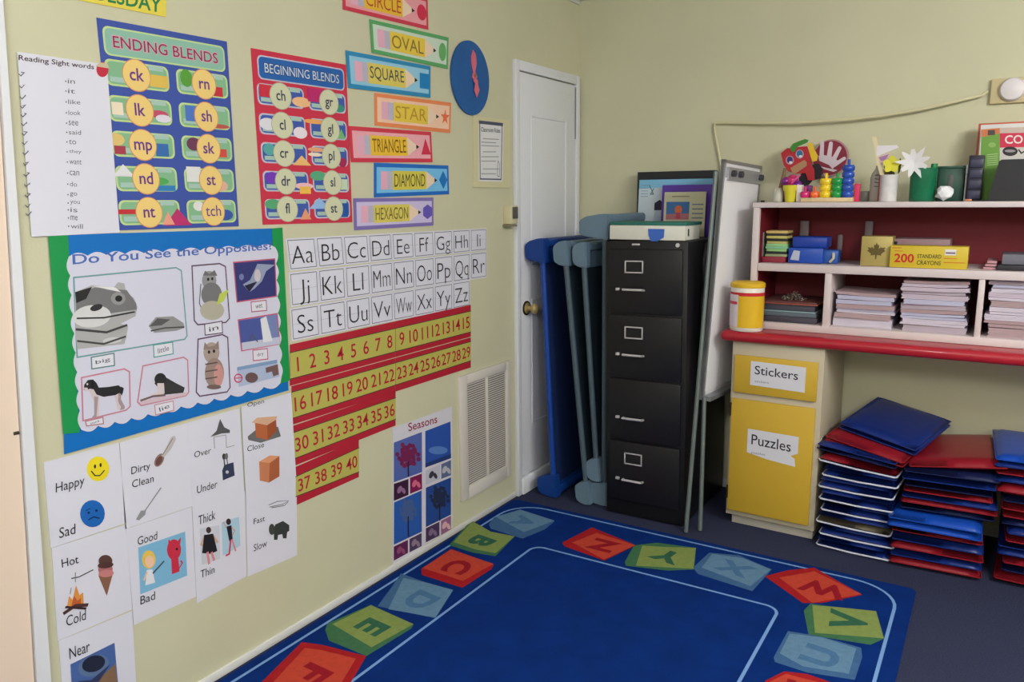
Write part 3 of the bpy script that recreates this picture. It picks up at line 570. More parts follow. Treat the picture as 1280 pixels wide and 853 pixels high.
# ---- alphabet cards
rows = [('Aa Bb Cc Dd Ee Ff Gg Hh Ii', (356, 298.5), (608, 285.5), (608, 313), (361, 339)),
        ('Jj Kk Ll Mm Nn Oo Pp Qq Rr', (360, 341), (608, 314), (608, 347), (363, 384)),
        ('Ss Tt Uu Vv Ww Xx Yy Zz', (361.5, 386), (587, 350), (587, 382.5), (364, 427))]
for s_, a, b_, c, d in rows:
    L = s_.split(); n = len(L); uv = [LW.px(q) for q in (a, b_, c, d)]
    for i, ab in enumerate(L):
        q = [bil(uv, (i+.005)/n, .0), bil(uv, (i+.995)/n, .0), bil(uv, (i+.995)/n, 1), bil(uv, (i+.005)/n, 1)]
        ctr = bil(q, .5, .5)
        b = MB(); b.slab(LW, q, .001, .002, M_paper)
        ring = [bil(q, .06, .06), bil(q, .95, .06), bil(q, .95, .94), bil(q, .06, .94)]
        b.line(LW, ring, .0022, .0023, ink(80, 80, 90), True, uv=True)
        b.line(LW, [bil(q, .06, .5), bil(q, .95, .5)], .001, .0022, ink(170, 170, 186), uv=True)
        pu = bil(q, .5, 1)
        cap = (bil(q, .5, .22)-bil(q, .5, .80)).length; c_ = bil(q, .5, .51); dx = bil(q, 1, .5)-bil(q, 0, .5)
        v_, _ = text_mesh(ab, -.012); nat = (max(a_[0] for a_ in v_)-min(a_[0] for a_ in v_))*cap/.7
        b.text_c(LW, ab, c_, cap, .0028, M_black, -.012, min(1.05, .74*dx.length/nat), math.atan2(dx.y, dx.x))
        o = b.build('alphabet_card', origin=(0, pu[0], pu[1]))
        tag(o, 'white alphabet card printed with the letters %s' % ab, 'card', 'alphabet letter cards on the left wall')
# ---- number strips
red = ink(182, 36, 56); yel = ink(188, 184, 92); num = ink(186, 32, 58)
def strip(n0, n1, yt, yb, xl, xr, xa, xb, rt, rb, label):
    """yt, yb: yellow band edges as px lines between xl and xr; rt, rb the red edges"""
    L = lambda ln, x: ln[0]+(ln[1]-ln[0])*(x-xl)/(xr-xl)
    qd = [(xa, L(rt, xa)), (xb, L(rt, xb)), (xb, L(rb, xb)), (xa, L(rb, xa))]
    t = wall_thing('number_strip', label, 'number strip', qd, 'number line strips on the left wall')
    sheet(qd, .001, red).build('red_border', t)
    q = [LW.px((xa, L(yt, xa))), LW.px((xb, L(yt, xb))), LW.px((xb, L(yb, xb))), LW.px((xa, L(yb, xa)))]
    b = MB(); b.uvpoly(LW, q, .0025, yel); b.line(LW, [q[3], q[2]], .003, .0028, ink(60, 60, 50), uv=True); b.line(LW, [q[0], q[1]], .003, .0028, ink(60, 60, 50), uv=True); b.build('yellow_band', t)
    n = n1-n0+1
    for i in range(n):
        s_ = str(n0+i); c_ = bil(q, (i+.5)/n, .5); dx = bil(q, (i+1)/n, .5)-bil(q, i/n, .5); cap = (bil(q, .5, .2)-bil(q, .5, .8)).length*.92
        b = MB(); b.text_c(LW, s_, c_, cap, .0033, num, .006, .95, math.atan2(dx.y, dx.x)); b.build('numeral', t)
X0, X1 = 362, 588
r1 = dict(yt=(441, 389), yb=(474, 415), rt=(431, 381), rb=(482.5, 421)); r2 = dict(yt=(491, 427), yb=(524, 451), rt=(483.5, 422), rb=(532, 459.5))
strip(1, 8, xl=X0, xr=X1, xa=362, xb=493.5, label='red and yellow number strip printed 1 to 8 under the alphabet cards', **r1)
strip(9, 15, xl=X0, xr=X1, xa=494, xb=588, label='red and yellow number strip printed 9 to 15 under the alphabet cards', **r1)
strip(16, 22, xl=X0, xr=X1, xa=364, xb=493.5, label='red and yellow number strip printed 16 to 22 in the second row', **r2)
strip(23, 29, xl=X0, xr=X1, xa=494, xb=588, label='red and yellow number strip printed 23 to 29 in the second row', **r2)
strip(30, 36, yt=(541, 497.5), yb=(574, 524), rt=(532.5, 489), rb=(583, 532), xl=366, xr=494, xa=366, xb=494, label='red and yellow number strip printed 30 to 36 in the third row')
strip(37, 40, yt=(596, 560), yb=(621, 590), rt=(584, 549.5), rb=(632, 596.5), xl=369, xr=448, xa=369, xb=448, label='short red and yellow number strip printed 37 to 40, lowest row')

# ---- seasons poster
qd = [c6(62, 290), c6(288, 208), c6(290, 668), c6(62, 815)]
t = wall_thing('seasons_poster', 'white poster titled Seasons with four blue tree photographs beside the vent', 'poster', qd)
sheet(qd, .001, ink(216, 214, 226)).build('sheet', t); w = .0024
b = MB(); b.text(LW, 'Seasons', c6(122, 304), c6(232, 270), c6(120, 272), w, ink(150, 40, 80), .012); b.build('title', t)
def pict(pts, bg, fn=None, nm='photograph', lab=None):
    b = MB(); b.poly(LW, [c6(*p) for p in pts], w, ink(*bg))
    if fn: fn(b)
    o = b.build(nm, t)
    if lab: o['label'] = lab
def tree(cx, cy, rx, ry, col, ty):
    def f(b):
        for k in range(44):
            a = k*2.4; r = math.sqrt((k+.5)/44)*(.85+.2*math.sin(k*1.7))
            b.ell(LW, c6(cx+rx*r*math.cos(a), cy+ry*r*math.sin(a)), rx*.2/3.047, ry*.17/3.047, w+.0003, ink(*col), n=9)
        b.line(LW, [c6(cx, cy+ry*.5), c6(cx+1, ty)], .008, w+.0007, ink(46, 30, 50))
    return f
pict([(66, 346), (173, 305), (174, 458), (66, 497)], (84, 104, 176), tree(120, 395, 42, 52, (120, 36, 84), 472), lab='photograph of a dark red tree')
pict([(186, 302), (282, 265), (284, 405), (186, 441)], (44, 84, 172), lambda b: (b.ell(LW, c6(235, 375), 12, 5, w+.0003, ink(90, 130, 200)), b.poly(LW, [c6(*p) for p in [(187, 425), (284, 388), (284, 405), (186, 441)]], w+.0004, ink(36, 60, 120))), lab='photograph of a blue sky over a dark field')
pict([(67, 574), (172, 528), (173, 685), (66, 735)], (40, 92, 178), tree(120, 605, 30, 50, (72, 96, 150), 700), lab='photograph of a bare tree on light blue')
pict([(188, 518), (284, 478), (284, 620), (188, 668)], (36, 74, 150), tree(240, 555, 34, 48, (38, 48, 80), 640), lab='photograph of a dark leafy tree on blue')
for pts, bg, e in (([(66, 503), (122, 484), (122, 545), (66, 568)], (60, 26, 60), (150, 110, 150)), ([(128, 480), (173, 463), (174, 522), (128, 541)], (130, 26, 84), (220, 110, 140)), ([(188, 452), (242, 430), (242, 484), (188, 506)], (196, 196, 214), (60, 60, 80)), ([(247, 428), (284, 412), (284, 470), (247, 484)], (96, 110, 150), (190, 190, 200)),
                   ([(66, 742), (120, 716), (120, 766), (66, 796)], (96, 34, 84), (150, 80, 120)), ([(126, 713), (172, 690), (172, 740), (126, 764)], (76, 62, 100), (150, 130, 150)), ([(188, 672), (240, 647), (240, 700), (188, 726)], (70, 50, 90), (130, 110, 140)), ([(246, 644), (284, 624), (284, 676), (246, 698)], (150, 100, 140), (226, 180, 190))):
    cx = sum(p[0] for p in pts)/4; cy = sum(p[1] for p in pts)/4
    pict(pts, bg, lambda b, cx=cx, cy=cy, e=e: (b.ell(LW, c6(cx-6, cy), 2.6, 5, w+.0003, ink(*e), .4), b.ell(LW, c6(cx+9, cy+4), 2.2, 4, w+.0004, ink(*e), -.4)), 'small_photograph')

# ---- vent
qv = [c6(312, 90), c6(505, 35), c6(502, 470), c6(318, 572)]
uv = [LW.px(q) for q in qv]; y0 = (uv[0][0]+uv[3][0])/2; y1 = (uv[1][0]+uv[2][0])/2; z0 = (uv[2][1]+uv[3][1])/2; z1 = (uv[0][1]+uv[1][1])/2
t = thing('air_vent', 'white return air grille with two louvre columns low on the left wall', 'vent', (0, (y0+y1)/2, z0))
M_vent = mat('vent_enamel', (216, 210, 204), .5); f_ = .055
b = MB(); b.box((0, y0, z0), (.014, y0+f_, z1), M_vent, .003); b.box((0, y1-f_*.6, z0), (.014, y1, z1), M_vent, .003); b.box((0, y0+f_, z0), (.014, y1-f_*.6, z0+f_), M_vent, .003); b.box((0, y0+f_, z1-f_*.8), (.014, y1-f_*.6, z1), M_vent, .003)
ym = (y0+f_+y1-f_*.6)/2; b.box((0, ym-.006, z0+f_), (.013, ym+.006, z1-f_*.8), M_vent, .002); b.build('frame', t)
b = MB(); b.box((.0005, y0+f_, z0+f_), (.002, y1-f_*.6, z1-f_*.8), mat('vent_dark', (92, 84, 80), .8)); b.build('duct_back', t)
for a, c in ((y0+f_+.001, ym-.007), (ym+.007, y1-f_*.6-.001)):
    b = MB(); n = 46
    for k_ in range(n):
        z = lerp(z0+f_+.004, z1-f_*.8-.006, k_/(n-1)); h = .0068
        b.slab(Plane((0, 0, 0), (0, 1, 0), (0, 0, 1)), [(a, z-h*.5), (c, z-h*.5), (c, z+h*.3), (a, z+h*.3)], .006, .0075, M_vent)
    b.build('louvre_column', t)

# ------------------------------------------------------------------ rug
r1_ = K(280, 600, 2.667); r2_ = K(680, 640, 2.133); RP = Plane((0, 0, 0), (1, 0, 0), (0, 1, 0))
rx0, rx1, ry0, ry1 = .03, 1.812, -3.3, -.722
t = thing('alphabet_rug', 'royal blue rug bordered with coloured alphabet blocks on the carpet', 'rug', ((rx0+rx1)/2, (ry0+ry1)/2, 0))
b = MB(); rad = .03
pts = []
for cx, cy, st in ((rx1-rad, ry1-rad, 0), (rx0+rad, ry1-rad, 90), (rx0+rad, ry0+rad, 180), (rx1-rad, ry0+rad, 270)):
    for k_ in range(5): a = math.radians(st+k_*22.5); pts.append((cx+rad*math.cos(a), cy+rad*math.sin(a)))
b.slab(RP, pts, .0005, .009, M_rug, mat('rug_binding', (20, 44, 110), .9)); b.build('pile', t)
def rrline(x0, y0, x1, y1, r, wd, w, m):
    b = MB(); pts = []
    for cx, cy, st in ((x1-r, y1-r, 0), (x0+r, y1-r, 90), (x0+r, y0+r, 180), (x1-r, y0+r, 270)):
        for k_ in range(9): a = math.radians(st+k_*11.25); pts.append((cx+r*math.cos(a), cy+r*math.sin(a)))
    return b.line(RP, pts, wd, w, m, True, uv=True)
rrline(rx0+.04, ry0+.05, rx1-.055, ry1-.035, .16, .011, .0093, M_rugw).build('outer_border_line', t)
i1 = RP.px((972, 768)); i0 = RP.px((655, 690))
rrline(RP.px((560, 766))[0], ry0+.35, i1[0], (RP.px((680, 691))[1]+RP.px((900, 741))[1])/2, .05, .011, .0093, M_rugw).build('inner_border_line', t)
RC = {'r': (ink(164, 34, 40), ink(192, 70, 54), ink(148, 30, 42)), 'g': (ink(66, 112, 80), ink(130, 148, 84), ink(54, 100, 78)), 'b': (ink(66, 102, 146), ink(98, 134, 166), ink(76, 114, 154))}
for k_ in RC: RC[k_] = tuple(mat('rug_'+m.name, tuple(int(v) for v in m.name.split('_')[1:4]), .95, spec=.05, var=.08, scale=60) for m in RC[k_])
def block(ch, col, outer, top, cen, ang, h=.115, kk=r1_, ws=1.15):
    side, face, let = RC[col]
    b = MB(); b.poly(RP, [kk(*p) for p in outer], .0094, side); b.poly(RP, [kk(*p) for p in top], .0097, face)
    c = RP.px(kk(*cen)); b.text_c(RP, ch, c, h, .01, let, .045, ws, math.radians(ang)); b.build('letter_block', t)
block('A', 'b', [(883, 155), (900, 133), (985, 106), (1102, 145), (1070, 172), (995, 203), (890, 170)], [(905, 130), (988, 106), (1102, 143), (1000, 182)], (1000, 145), -90, .09)
block('B', 'g', [(750, 225), (825, 142), (890, 180), (970, 195), (905, 262), (830, 250)], [(765, 215), (828, 145), (890, 180), (968, 196), (905, 252), (840, 240)], (858, 212), -97, .1)
block('C', 'r', [(658, 305), (757, 238), (900, 290), (892, 305), (795, 368), (660, 325)], [(662, 302), (757, 240), (898, 288), (797, 345)], (780, 298), -85, .1)
block('D', 'b', [(512, 430), (560, 365), (590, 320), (680, 352), (765, 375), (705, 470)], [(548, 440), (598, 335), (680, 352), (763, 376), (705, 468)], (655, 410), -95, .1)
block('E', 'g', [(338, 510), (345, 488), (490, 425), (632, 490), (625, 505), (475, 597), (350, 545)], [(362, 490), (490, 427), (632, 490), (492, 568)], (495, 500), -95, .1)
block('F', 'r', [(120, 690), (260, 550), (330, 560), (475, 597), (380, 760), (160, 800)], [(160, 690), (270, 570), (330, 578), (440, 606), (360, 740), (180, 770)], (300, 655), -92, .1)
block('Z', 'r', [(48, 88), (128, 47), (245, 95), (160, 136), (55, 98)], [(75, 88), (140, 62), (243, 95), (160, 133)], (158, 96), 180, .1, r2_)
block('Y', 'g', [(215, 140), (240, 95), (300, 88), (405, 102), (400, 160), (330, 163), (218, 150)], [(245, 150), (262, 96), (330, 100), (405, 102), (398, 158)], (328, 125), 172, .1, r2_)
block('X', 'b', [(397, 155), (440, 115), (520, 122), (607, 160), (555, 218), (410, 172)], [(420, 155), (448, 118), (530, 130), (604, 160), (550, 205)], (508, 157), 170, .1, r2_)
block('W', 'r', [(588, 178), (650, 162), (720, 155), (848, 228), (740, 250), (690, 250)], [(627, 182), (720, 165), (846, 226), (715, 250)], (742, 212), 178, .1, r2_, 1.)
block('V', 'g', [(692, 270), (710, 252), (790, 262), (885, 272), (907, 345), (870, 362), (705, 335)], [(722, 330), (715, 256), (790, 262), (885, 272), (905, 345)], (810, 297), 97, .11, r2_)
block('U', 'b', [(612, 395), (650, 325), (740, 340), (845, 370), (848, 395), (828, 456), (700, 436), (615, 408)], [(628, 385), (655, 332), (740, 342), (832, 372), (812, 440), (690, 420)], (735, 392), 85, .1, r2_)
block('T', 'r', [(590, 458), (640, 433), (700, 440), (800, 475), (740, 560), (560, 520)], [(600, 462), (645, 440), (790, 478), (735, 545), (575, 510)], (690, 492), 92, .1, r2_)

# ------------------------------------------------------------------ cots standing on end in the corner
def cot(label, shell, fab, rail, xt, xb, y0, y1, zt, leg, z0=.004):
    t = thing('stacking_cot', label, 'cot', ((xt+xb)/2, (y0+y1)/2, 0), 'cots stood on end between door and filing cabinet')
    A = Vector((xb, 0, z0)); T = Vector((xt, 0, zt)); ax = (T-A).normalized(); nrm = Vector((-ax.z, 0, ax.x)); L = (T-A).length
    R = Matrix((nrm, Vector((0, 1, 0)), ax)).transposed().to_4x4(); R = Matrix.Translation(A) @ R   # local: x = towards the feet, y = across, z = up the cot
    def add(mb, nm): return mb.xf(R).build(nm, t)
    for y in (y0+.022, y1-.022):
        add(MB().tube([(0, y, .06), (0, y, L-.06)], .0135, rail, 10), 'side_rail')
    b = MB(); b.box((-.003, y0+.02, .06), (.003, y1-.02, L-.06), fab); add(b, 'sling')
    for zz, s in ((0, 1), (L, -1)):
        b = MB()
        b.box((-.02, y0+.03, min(zz, zz+s*.045)), (.03, y1-.03, max(zz, zz+s*.045)), shell, .015, 3)
        b.box((-.008, y0+.03, min(zz+s*.03, zz+s*.12)), (.006, y1-.03, max(zz+s*.03, zz+s*(.12 if s < 0 else .06))), shell, .004)
        for ya, yb in ((y0, y0+.05), (y1-.05, y1)):
            # foot: shoulder round the rail and a tapering leg
            pr = [(-.026, .0), (.012, -.002), (leg*.75, .010), (leg, .028), (leg, .088), (leg*.8, .1), (.02, .112), (-.022, .118)]
            pl = Plane((0, yb, zz), (1, 0, 0), (0, 0, s)); w_ = (0, .05) if pl.N.y < 0 else (-.05, 0)
            bmm = MB(); bmm.slab(pl, pr, w_[0], w_[1], shell)
            bm_ = bmesh.new(); vs = [bm_.verts.new(q) for q in bmm.v]
            for f in bmm.f: bm_.faces.new([vs[i] for i in f])
            bmesh.ops.recalc_face_normals(bm_, faces=list(bm_.faces)); bmesh.ops.bevel(bm_, geom=list(bm_.edges), offset=.005, segments=2, affect='EDGES')
            b.bm(bm_, shell, True)
        add(b, 'end_piece')
    return t
S_blue = mat('blue_moulded_plastic', (18, 62, 140), .4); S_grey = mat('blue_grey_moulded_plastic', (104, 128, 148), .45); F_navy = mat('navy_mesh_fabric', (16, 40, 92), .8, var=.1, scale=300); F_teal = mat('dark_teal_mesh_fabric', (24, 44, 58), .8, var=.1, scale=300); R_grey = mat('grey_blue_rail', (74, 92, 104), .45)
cot('bright blue cot stood on end against the door, leftmost of the cots', S_blue, F_navy, mat('blue_rail', (20, 66, 156), .4), .105, .175, -.60, -.03, 1.285, .085)
cot('grey blue cot stood on end, second from the door, leaning most', S_grey, F_teal, R_grey, .225, .362, -.60, -.03, 1.275, .055)
cot('grey blue cot stood on end, third from the door', S_grey, F_teal, R_grey, .315, .405, -.585, -.03, 1.27, .05, .125)
cot('tall pale blue cot stood on end pressed against the black filing cabinet', S_grey, F_teal, R_grey,   .422, .435, -.57, -.03, 1.40, .125)

# ------------------------------------------------------------------ filing cabinet
FX0, FX1, FY0, FY1, FZ = .478, .86, -.625, -.03, 1.285
t = thing('filing_cabinet', 'tall black four drawer metal filing cabinet beside the cots', 'filing cabinet', ((FX0+FX1)/2, (FY0+FY1)/2, 0), local=True)
t.rotation_euler = (0, math.radians(-.9), 0)
ox, oy = (FX0+FX1)/2, (FY0+FY1)/2
M_fc = mat('black_enamel', (22, 22, 27), .42, bump=.05, bscale=600); M_chr = mat('chrome', (222, 222, 226), .35, .6); M_in = mat('drawer_gap', (8, 8, 10), .7)
x0, x1, y0, y1 = FX0-ox, FX1-ox, FY0-oy, FY1-oy
b = MB(); b.box((x0, y0+.012, .006), (x1, y1, FZ), M_fc, .005); b.build('body', t)
n = 4; zt, zb = FZ-.03, .075; dh = (zt-zb)/n
for k_ in range(n):
    a = zt-k_*dh; c = a-dh
    b = MB(); b.box((x0+.02, y0, c+.004), (x1-.02, y0+.02, a-.004), M_fc, .006); d = b.build('drawer', t)
    hz = a-.185; hx = -.05
    b = MB(); b.tube([(hx-.048, y0-.002, hz), (hx-.046, y0-.022, hz+.003), (hx+.046, y0-.022, hz+.003), (hx+.048, y0-.002, hz)], .0058, M_chr, 8); b.box((hx-.047, y0-.012, hz-.006), (hx+.047, y0-.001, hz+.002), M_fc, .002); b.build('handle', d)
    b = MB(); b.box((hx-.085, y0-.012, hz-.004), (hx-.066, y0, hz+.009), M_chr, .003); b.build('thumb_latch', d)
    if k_ != 2:
        b = MB(); lz = a-.082
        for p, q in (((hx-.044, lz-.028), (hx+.044, lz-.022)), ((hx-.044, lz+.022), (hx+.044, lz+.028)), ((hx-.044, lz-.028), (hx-.038, lz+.028)), ((hx+.038, lz-.028), (hx+.044, lz+.028))):
            b.box((p[0], y0-.005, p[1]), (q[0], y0, q[1]), M_chr, .0015)
        b.build('label_holder', d)
b = MB(); b.box((-.065, y0+.008, FZ-.018), (-.028, y0+.0125, FZ-.010), M_chr, .001); b.build('badge', t)
b = MB(); b.lathe([(0, 0), (.009, 0), (.009, .006), (0, .007)], (0, 0, 0), M_chr); b.xf(Matrix.Translation((x1-.045, y0+.012, FZ-.016)) @ Matrix.Rotation(math.radians(90), 4, 'X')); b.build('lock', t)

TZ = FZ+.0035
# things on the filing cabinet
def rect_px(px0, py0, px1, py1, y):
    a = bx(px0, (py0+py1)/2, y); c = bx(px1, (py0+py1)/2, y); d = bx((px0+px1)/2, py0, y); e = bx((px0+px1)/2, py1, y)
    return a[0], e[1], c[0], d[1]
xa, za, xb, zb_ = rect_px(762, 274, 856, 292, -.60)
t = thing('game_box', 'long flat white box with teal lid on the filing cabinet', 'box', ((xa+xb)/2, -.5, TZ))
wb = mat('off_white_card', (222, 222, 212), .6); tl_ = mat('teal_card', (40, 110, 100), .6)
b = MB(); b.box((xa, -.6, TZ+.001), (xb, -.40, TZ+.064), wb, .003); b.build('box_body', t)
b = MB(); b.box((xa-.004, -.59, TZ+.064), (xb+.004, -.385, TZ+.078), tl_, .004); b.build('lid', t)
b = MB(); b.slab(BW(-.6), [(xb-.165, TZ+.05), (xb-.165+.075, TZ+.05), (xb-.16+.068, TZ+.014), (xb-.135, TZ-.012), (xb-.150, TZ-.004), (xb-.162, TZ+.02)], .0012, .0028, mat('blue_tab', (60, 104, 196), .5)); b.build('blue_tab', t)
b = MB(); b.tube([(xb+.0005, -.555, TZ+.018), (xb+.0005, -.555, TZ+.05)], .004, M_black, 8); b.build('slot', t)
def lean_card(name, label, cat, px0, px1, ptop, pbot_z, y, mt, fn=None, lean=4, th=.006, edge=None):
    a = bx(px0, (ptop+275)/2, y)[0]; c = bx(px1, (ptop+275)/2, y)[0]; top = bx((px0+px1)/2, ptop, y)[1]; h = top-pbot_z
    ang = math.radians(lean); V = Vector((0, math.sin(ang), math.cos(ang)))
    pl = Plane((a, y, pbot_z), (1, 0, 0), V)
    t = thing(name, label, cat, ((a+c)/2, y, pbot_z))
    W_, H_ = c-a, h/math.cos(ang)
    b = MB(); b.slab(pl, [(0, 0.001), (W_, 0.001), (W_, H_), (0, H_)], -th, 0, mt, edge); b.build('panel', t)
    if fn: fn(t, pl, W_, H_)
    return t
lean_card('ring_binder', 'black binder standing at the back of the filing cabinet top', 'binder', 796, 893, 214, TZ, -.085, mat('black_binder', (36, 38, 44), .5), lean=1, th=.03)
def f1(t, pl, W_, H_):
    b = MB(); b.uvpoly(pl, [(0, 0), (W_*.5, 0), (W_*.42, H_*.86), (0, H_*.84)], .0004, ink(200, 214, 226)); b.uvpoly(pl, [(W_*.22, H_*.45), (W_*.34, H_*.45), (W_*.35, H_*.56), (W_*.29, H_*.64), (W_*.22, H_*.58)], .0008, ink(48, 44, 60))
    b.uvpoly(pl, [(W_*.2, H_*.2), (W_*.36, H_*.2), (W_*.35, H_*.44), (W_*.23, H_*.44)], .0007, ink(176, 190, 206))
    b.line(pl, [(W_*.14, H_*.9), (W_*.2, H_*.74), (W_*.16, H_*.74), (W_*.2, H_*.84)], .004, .0008, ink(60, 100, 110), uv=True)
    for k_ in range(5): b.line(pl, [(W_*.03, H_*(.9-.05*k_)), (W_*.12, H_*(.9-.05*k_))], .003, .0008, ink(120, 160, 190), uv=True)
    b.build('cover_print', t)
lean_card('activity_pad', 'light blue printed picture pad standing on the filing cabinet', 'pad', 797, 893, 224, TZ, -.13, ink(130, 190, 226), f1)
lean_card('plastic_folder', 'purple plastic folder standing in front of the blue pad', 'folder', 826, 891, 231, TZ, -.17, mat('purple_plastic', (96, 60, 176), .35))
def f2(t, pl, W_, H_):
    b = MB(); b.uvpoly(pl, [(W_*.06, H_*.38), (W_*.62, H_*.38), (W_*.62, H_*.78), (W_*.06, H_*.78)], .0004, ink(70, 120, 180)); b.uvpoly(pl, [(W_*.06, H_*.38), (W_*.62, H_*.38), (W_*.62, H_*.52), (W_*.06, H_*.50)], .0006, ink(190, 120, 130)); b.uvell(pl, (W_*.36, H_*.6), W_*.09, H_*.1, .0008, ink(230, 120, 80)); b.uvpoly(pl, [(W_*.3, H_*.4), (W_*.42, H_*.4), (W_*.4, H_*.54), (W_*.31, H_*.54)], .0009, ink(200, 80, 100))
    for k_ in range(4): b.line(pl, [(W_*.70, H_*(.72-.1*k_)), (W_*.94, H_*(.72-.1*k_))], .005, .0008, ink(110, 110, 150), uv=True)
    b.line(pl, [(W_*.2, H_*.9), (W_*.6, H_*.9)], .005, .0008, ink(150, 140, 110), uv=True); b.build('cover_print', t)
lean_card('picture_card', 'cream picture card with blue scene in front of the purple folder', 'card', 829, 881, 240, TZ, -.215, ink(206, 206, 176), f2)

# ------------------------------------------------------------------ flip chart easel
t = thing('flip_chart_easel', 'white flip chart easel folded between filing cabinet and bookcase', 'easel', (.92, -.35, 0))
A = Vector((.898, -.52, .60)); Bk = Vector((.928, -.05, .585)); Tf = Vector((.945, -.49, 1.63))
U = (Bk-A).normalized(); V0 = (Tf-A); V0 = (V0-U*V0.dot(U)).normalized(); pl = Plane(A, U, V0); WB = .475; HB = (Tf-A).length
alu = mat('brushed_aluminium', (168, 170, 174), .4, .6); wbm = mat('whiteboard_enamel', (236, 236, 244), .3)
b = MB(); b.slab(pl, [(0, 0), (WB, 0), (WB, HB), (0, HB)], -.014, 0, wbm, alu); b.build('board', t)
b = MB()
for p in ([(0, 0), (.014, 0), (.014, HB), (0, HB)], [(WB-.014, 0), (WB, 0), (WB, HB), (WB-.014, HB)], [(0, HB-.014), (WB, HB-.014), (WB, HB), (0, HB)]): b.slab(pl, p, -.016, .004, alu)
b.build('frame', t)
b = MB(); b.slab(pl, [(.03, HB-.085), (WB-.02, HB-.085), (WB-.02, HB-.03), (.03, HB-.03)], .001, .013, mat('silver_clamp', (182, 184, 192), .35, .5)); cl = b.build('clamp_bar', t)
for u_ in (.07, .16, .43):
    b = MB(); b.tube([pl.P((u_, HB-.055), .012), pl.P((u_, HB-.055), .03)], .014, mat('dark_knob', (60, 60, 68), .4), 12); b.build('knob', cl)
b = MB(); b.slab(pl, [(.0, -.02), (WB, -.02), (WB, 0), (0, 0)], -.016, .035, alu); b.build('tray', t)
b = MB(); b.slab(pl, [(.010, .02), (WB-.03, .02), (WB-.03, HB-.075), (.010, HB-.075)], .0005, .006, mat('bright_flip_paper', (244, 244, 250), .6)); b.build('paper_pad', t)
lg = mat('grey_green_metal', (112, 124, 124), .45, .3)
for p, q in (((.886, -.655, .004), (.917, -.515, 1.58)), ((.934, -.605, .004), (.909, -.535, .60)), ((.905, -.06, .004), (.96, -.05, 1.5))):
    b = MB(); p, q = Vector(p), Vector(q); b.tube([p, q], .0095, lg, 8); b.build('leg', t)
b = MB(); b.tube([(.895, -.525, 1.28), (.886, -.535, 1.2), (.893, -.53, 1.1), (.885, -.535, 1.02), (.892, -.53, .9), (.887, -.535, .80)], .009, M_black, 8); b.build('strap', t)

# ------------------------------------------------------------------ counter with yellow cabinet
CY0 = -.50; CZ = .898
redc = mat('red_laminate', (172, 32, 48), .3, coat=.2); crm = mat('cream_laminate', (190, 180, 158), .5); yl = mat('yellow_laminate', (204, 168, 54), .45)
b = MB(); b.box((.955, CY0, CZ-.046), (2.75, -.001, CZ), redc, .02, 4)
tag(b.build('countertop'), 'long red laminate countertop with rounded edge along the back wall', 'countertop')
cx0, cx1, cy0, cy1, ch = 1.004, 1.39, -.462, -.012, CZ-.048
piv = Vector((cx0, cy0, 0)); 
t = thing('base_cabinet', 'cream cabinet with yellow drawer and door under the red countertop', 'cabinet', (cx0, cy0, 0), local=True); t.rotation_euler = (0, 0, math.radians(-1.5))
W_ = cx1-cx0; D_ = cy1-cy0-.012
b = MB(); b.box((0, 0, .05), (W_, D_, ch), crm, .003); b.build('carcass', t)
b = MB(); b.box((.02, .03, 0.001), (W_-.01, D_, .052), mat('plinth_white', (196, 190, 180), .6), .002); b.build('plinth', t)
b = MB(); b.box((.016, -.014, .625), (W_-.022, .002, .792), yl, .003); dw = b.build('drawer', t)
b = MB(); b.box((.010, -.014, .075), (W_-.022, .002, .595), yl, .003); do = b.build('door', t)
fp = Plane((0, -.014, 0), (1, 0, 0), (0, 0, 1))
def note(par, u0, v0, u1, v1, word, sub, torn=False):
    b = MB(); pts = [(u0, v0+.006), (u1, v0), (u1, v1-.004), (u0, v1)] if not torn else [(u0, v0+.03), (u0+.09, v0+.012), (u1-.008, v0), (u1-.012, v0+.035), (u1-.03, v0+.045), (u1, v0+.06), (u1, v1-.004), (u0, v1)]
    b.slab(fp, pts, .0004, .0014, ink(216, 216, 226)); p_ = b.build('paper_label', par)
    b = MB(); b.text(fp, word, (u0+.018, lerp(v0, v1, .50)), (u1-.03, lerp(v0, v1, .45)), (u0+.018, lerp(v0, v1, .84)), .0018, M_black, .004, uv=True)
    b.build('label_word', p_); b = MB(); b.text(fp, sub, (u0+.02, lerp(v0, v1, .18)), (u0+.08, lerp(v0, v1, .18)), (u0+.02, lerp(v0, v1, .27)), .0018, ink(120, 120, 130), uv=True); b.build('label_small_print', p_)
note(dw, .088, .660, .318, .772, 'Stickers', 'stickers'); note(do, .088, .330, .305, .468, 'Puzzles', 'puzzles', True)
for z in (.16, .545):
    b = MB(); b.tube([(.006, -.012, z-.03), (.006, -.012, z+.03)], .0045, mat('dark_hinge', (70, 60, 50), .4, .6), 8); b.build('hinge', t)

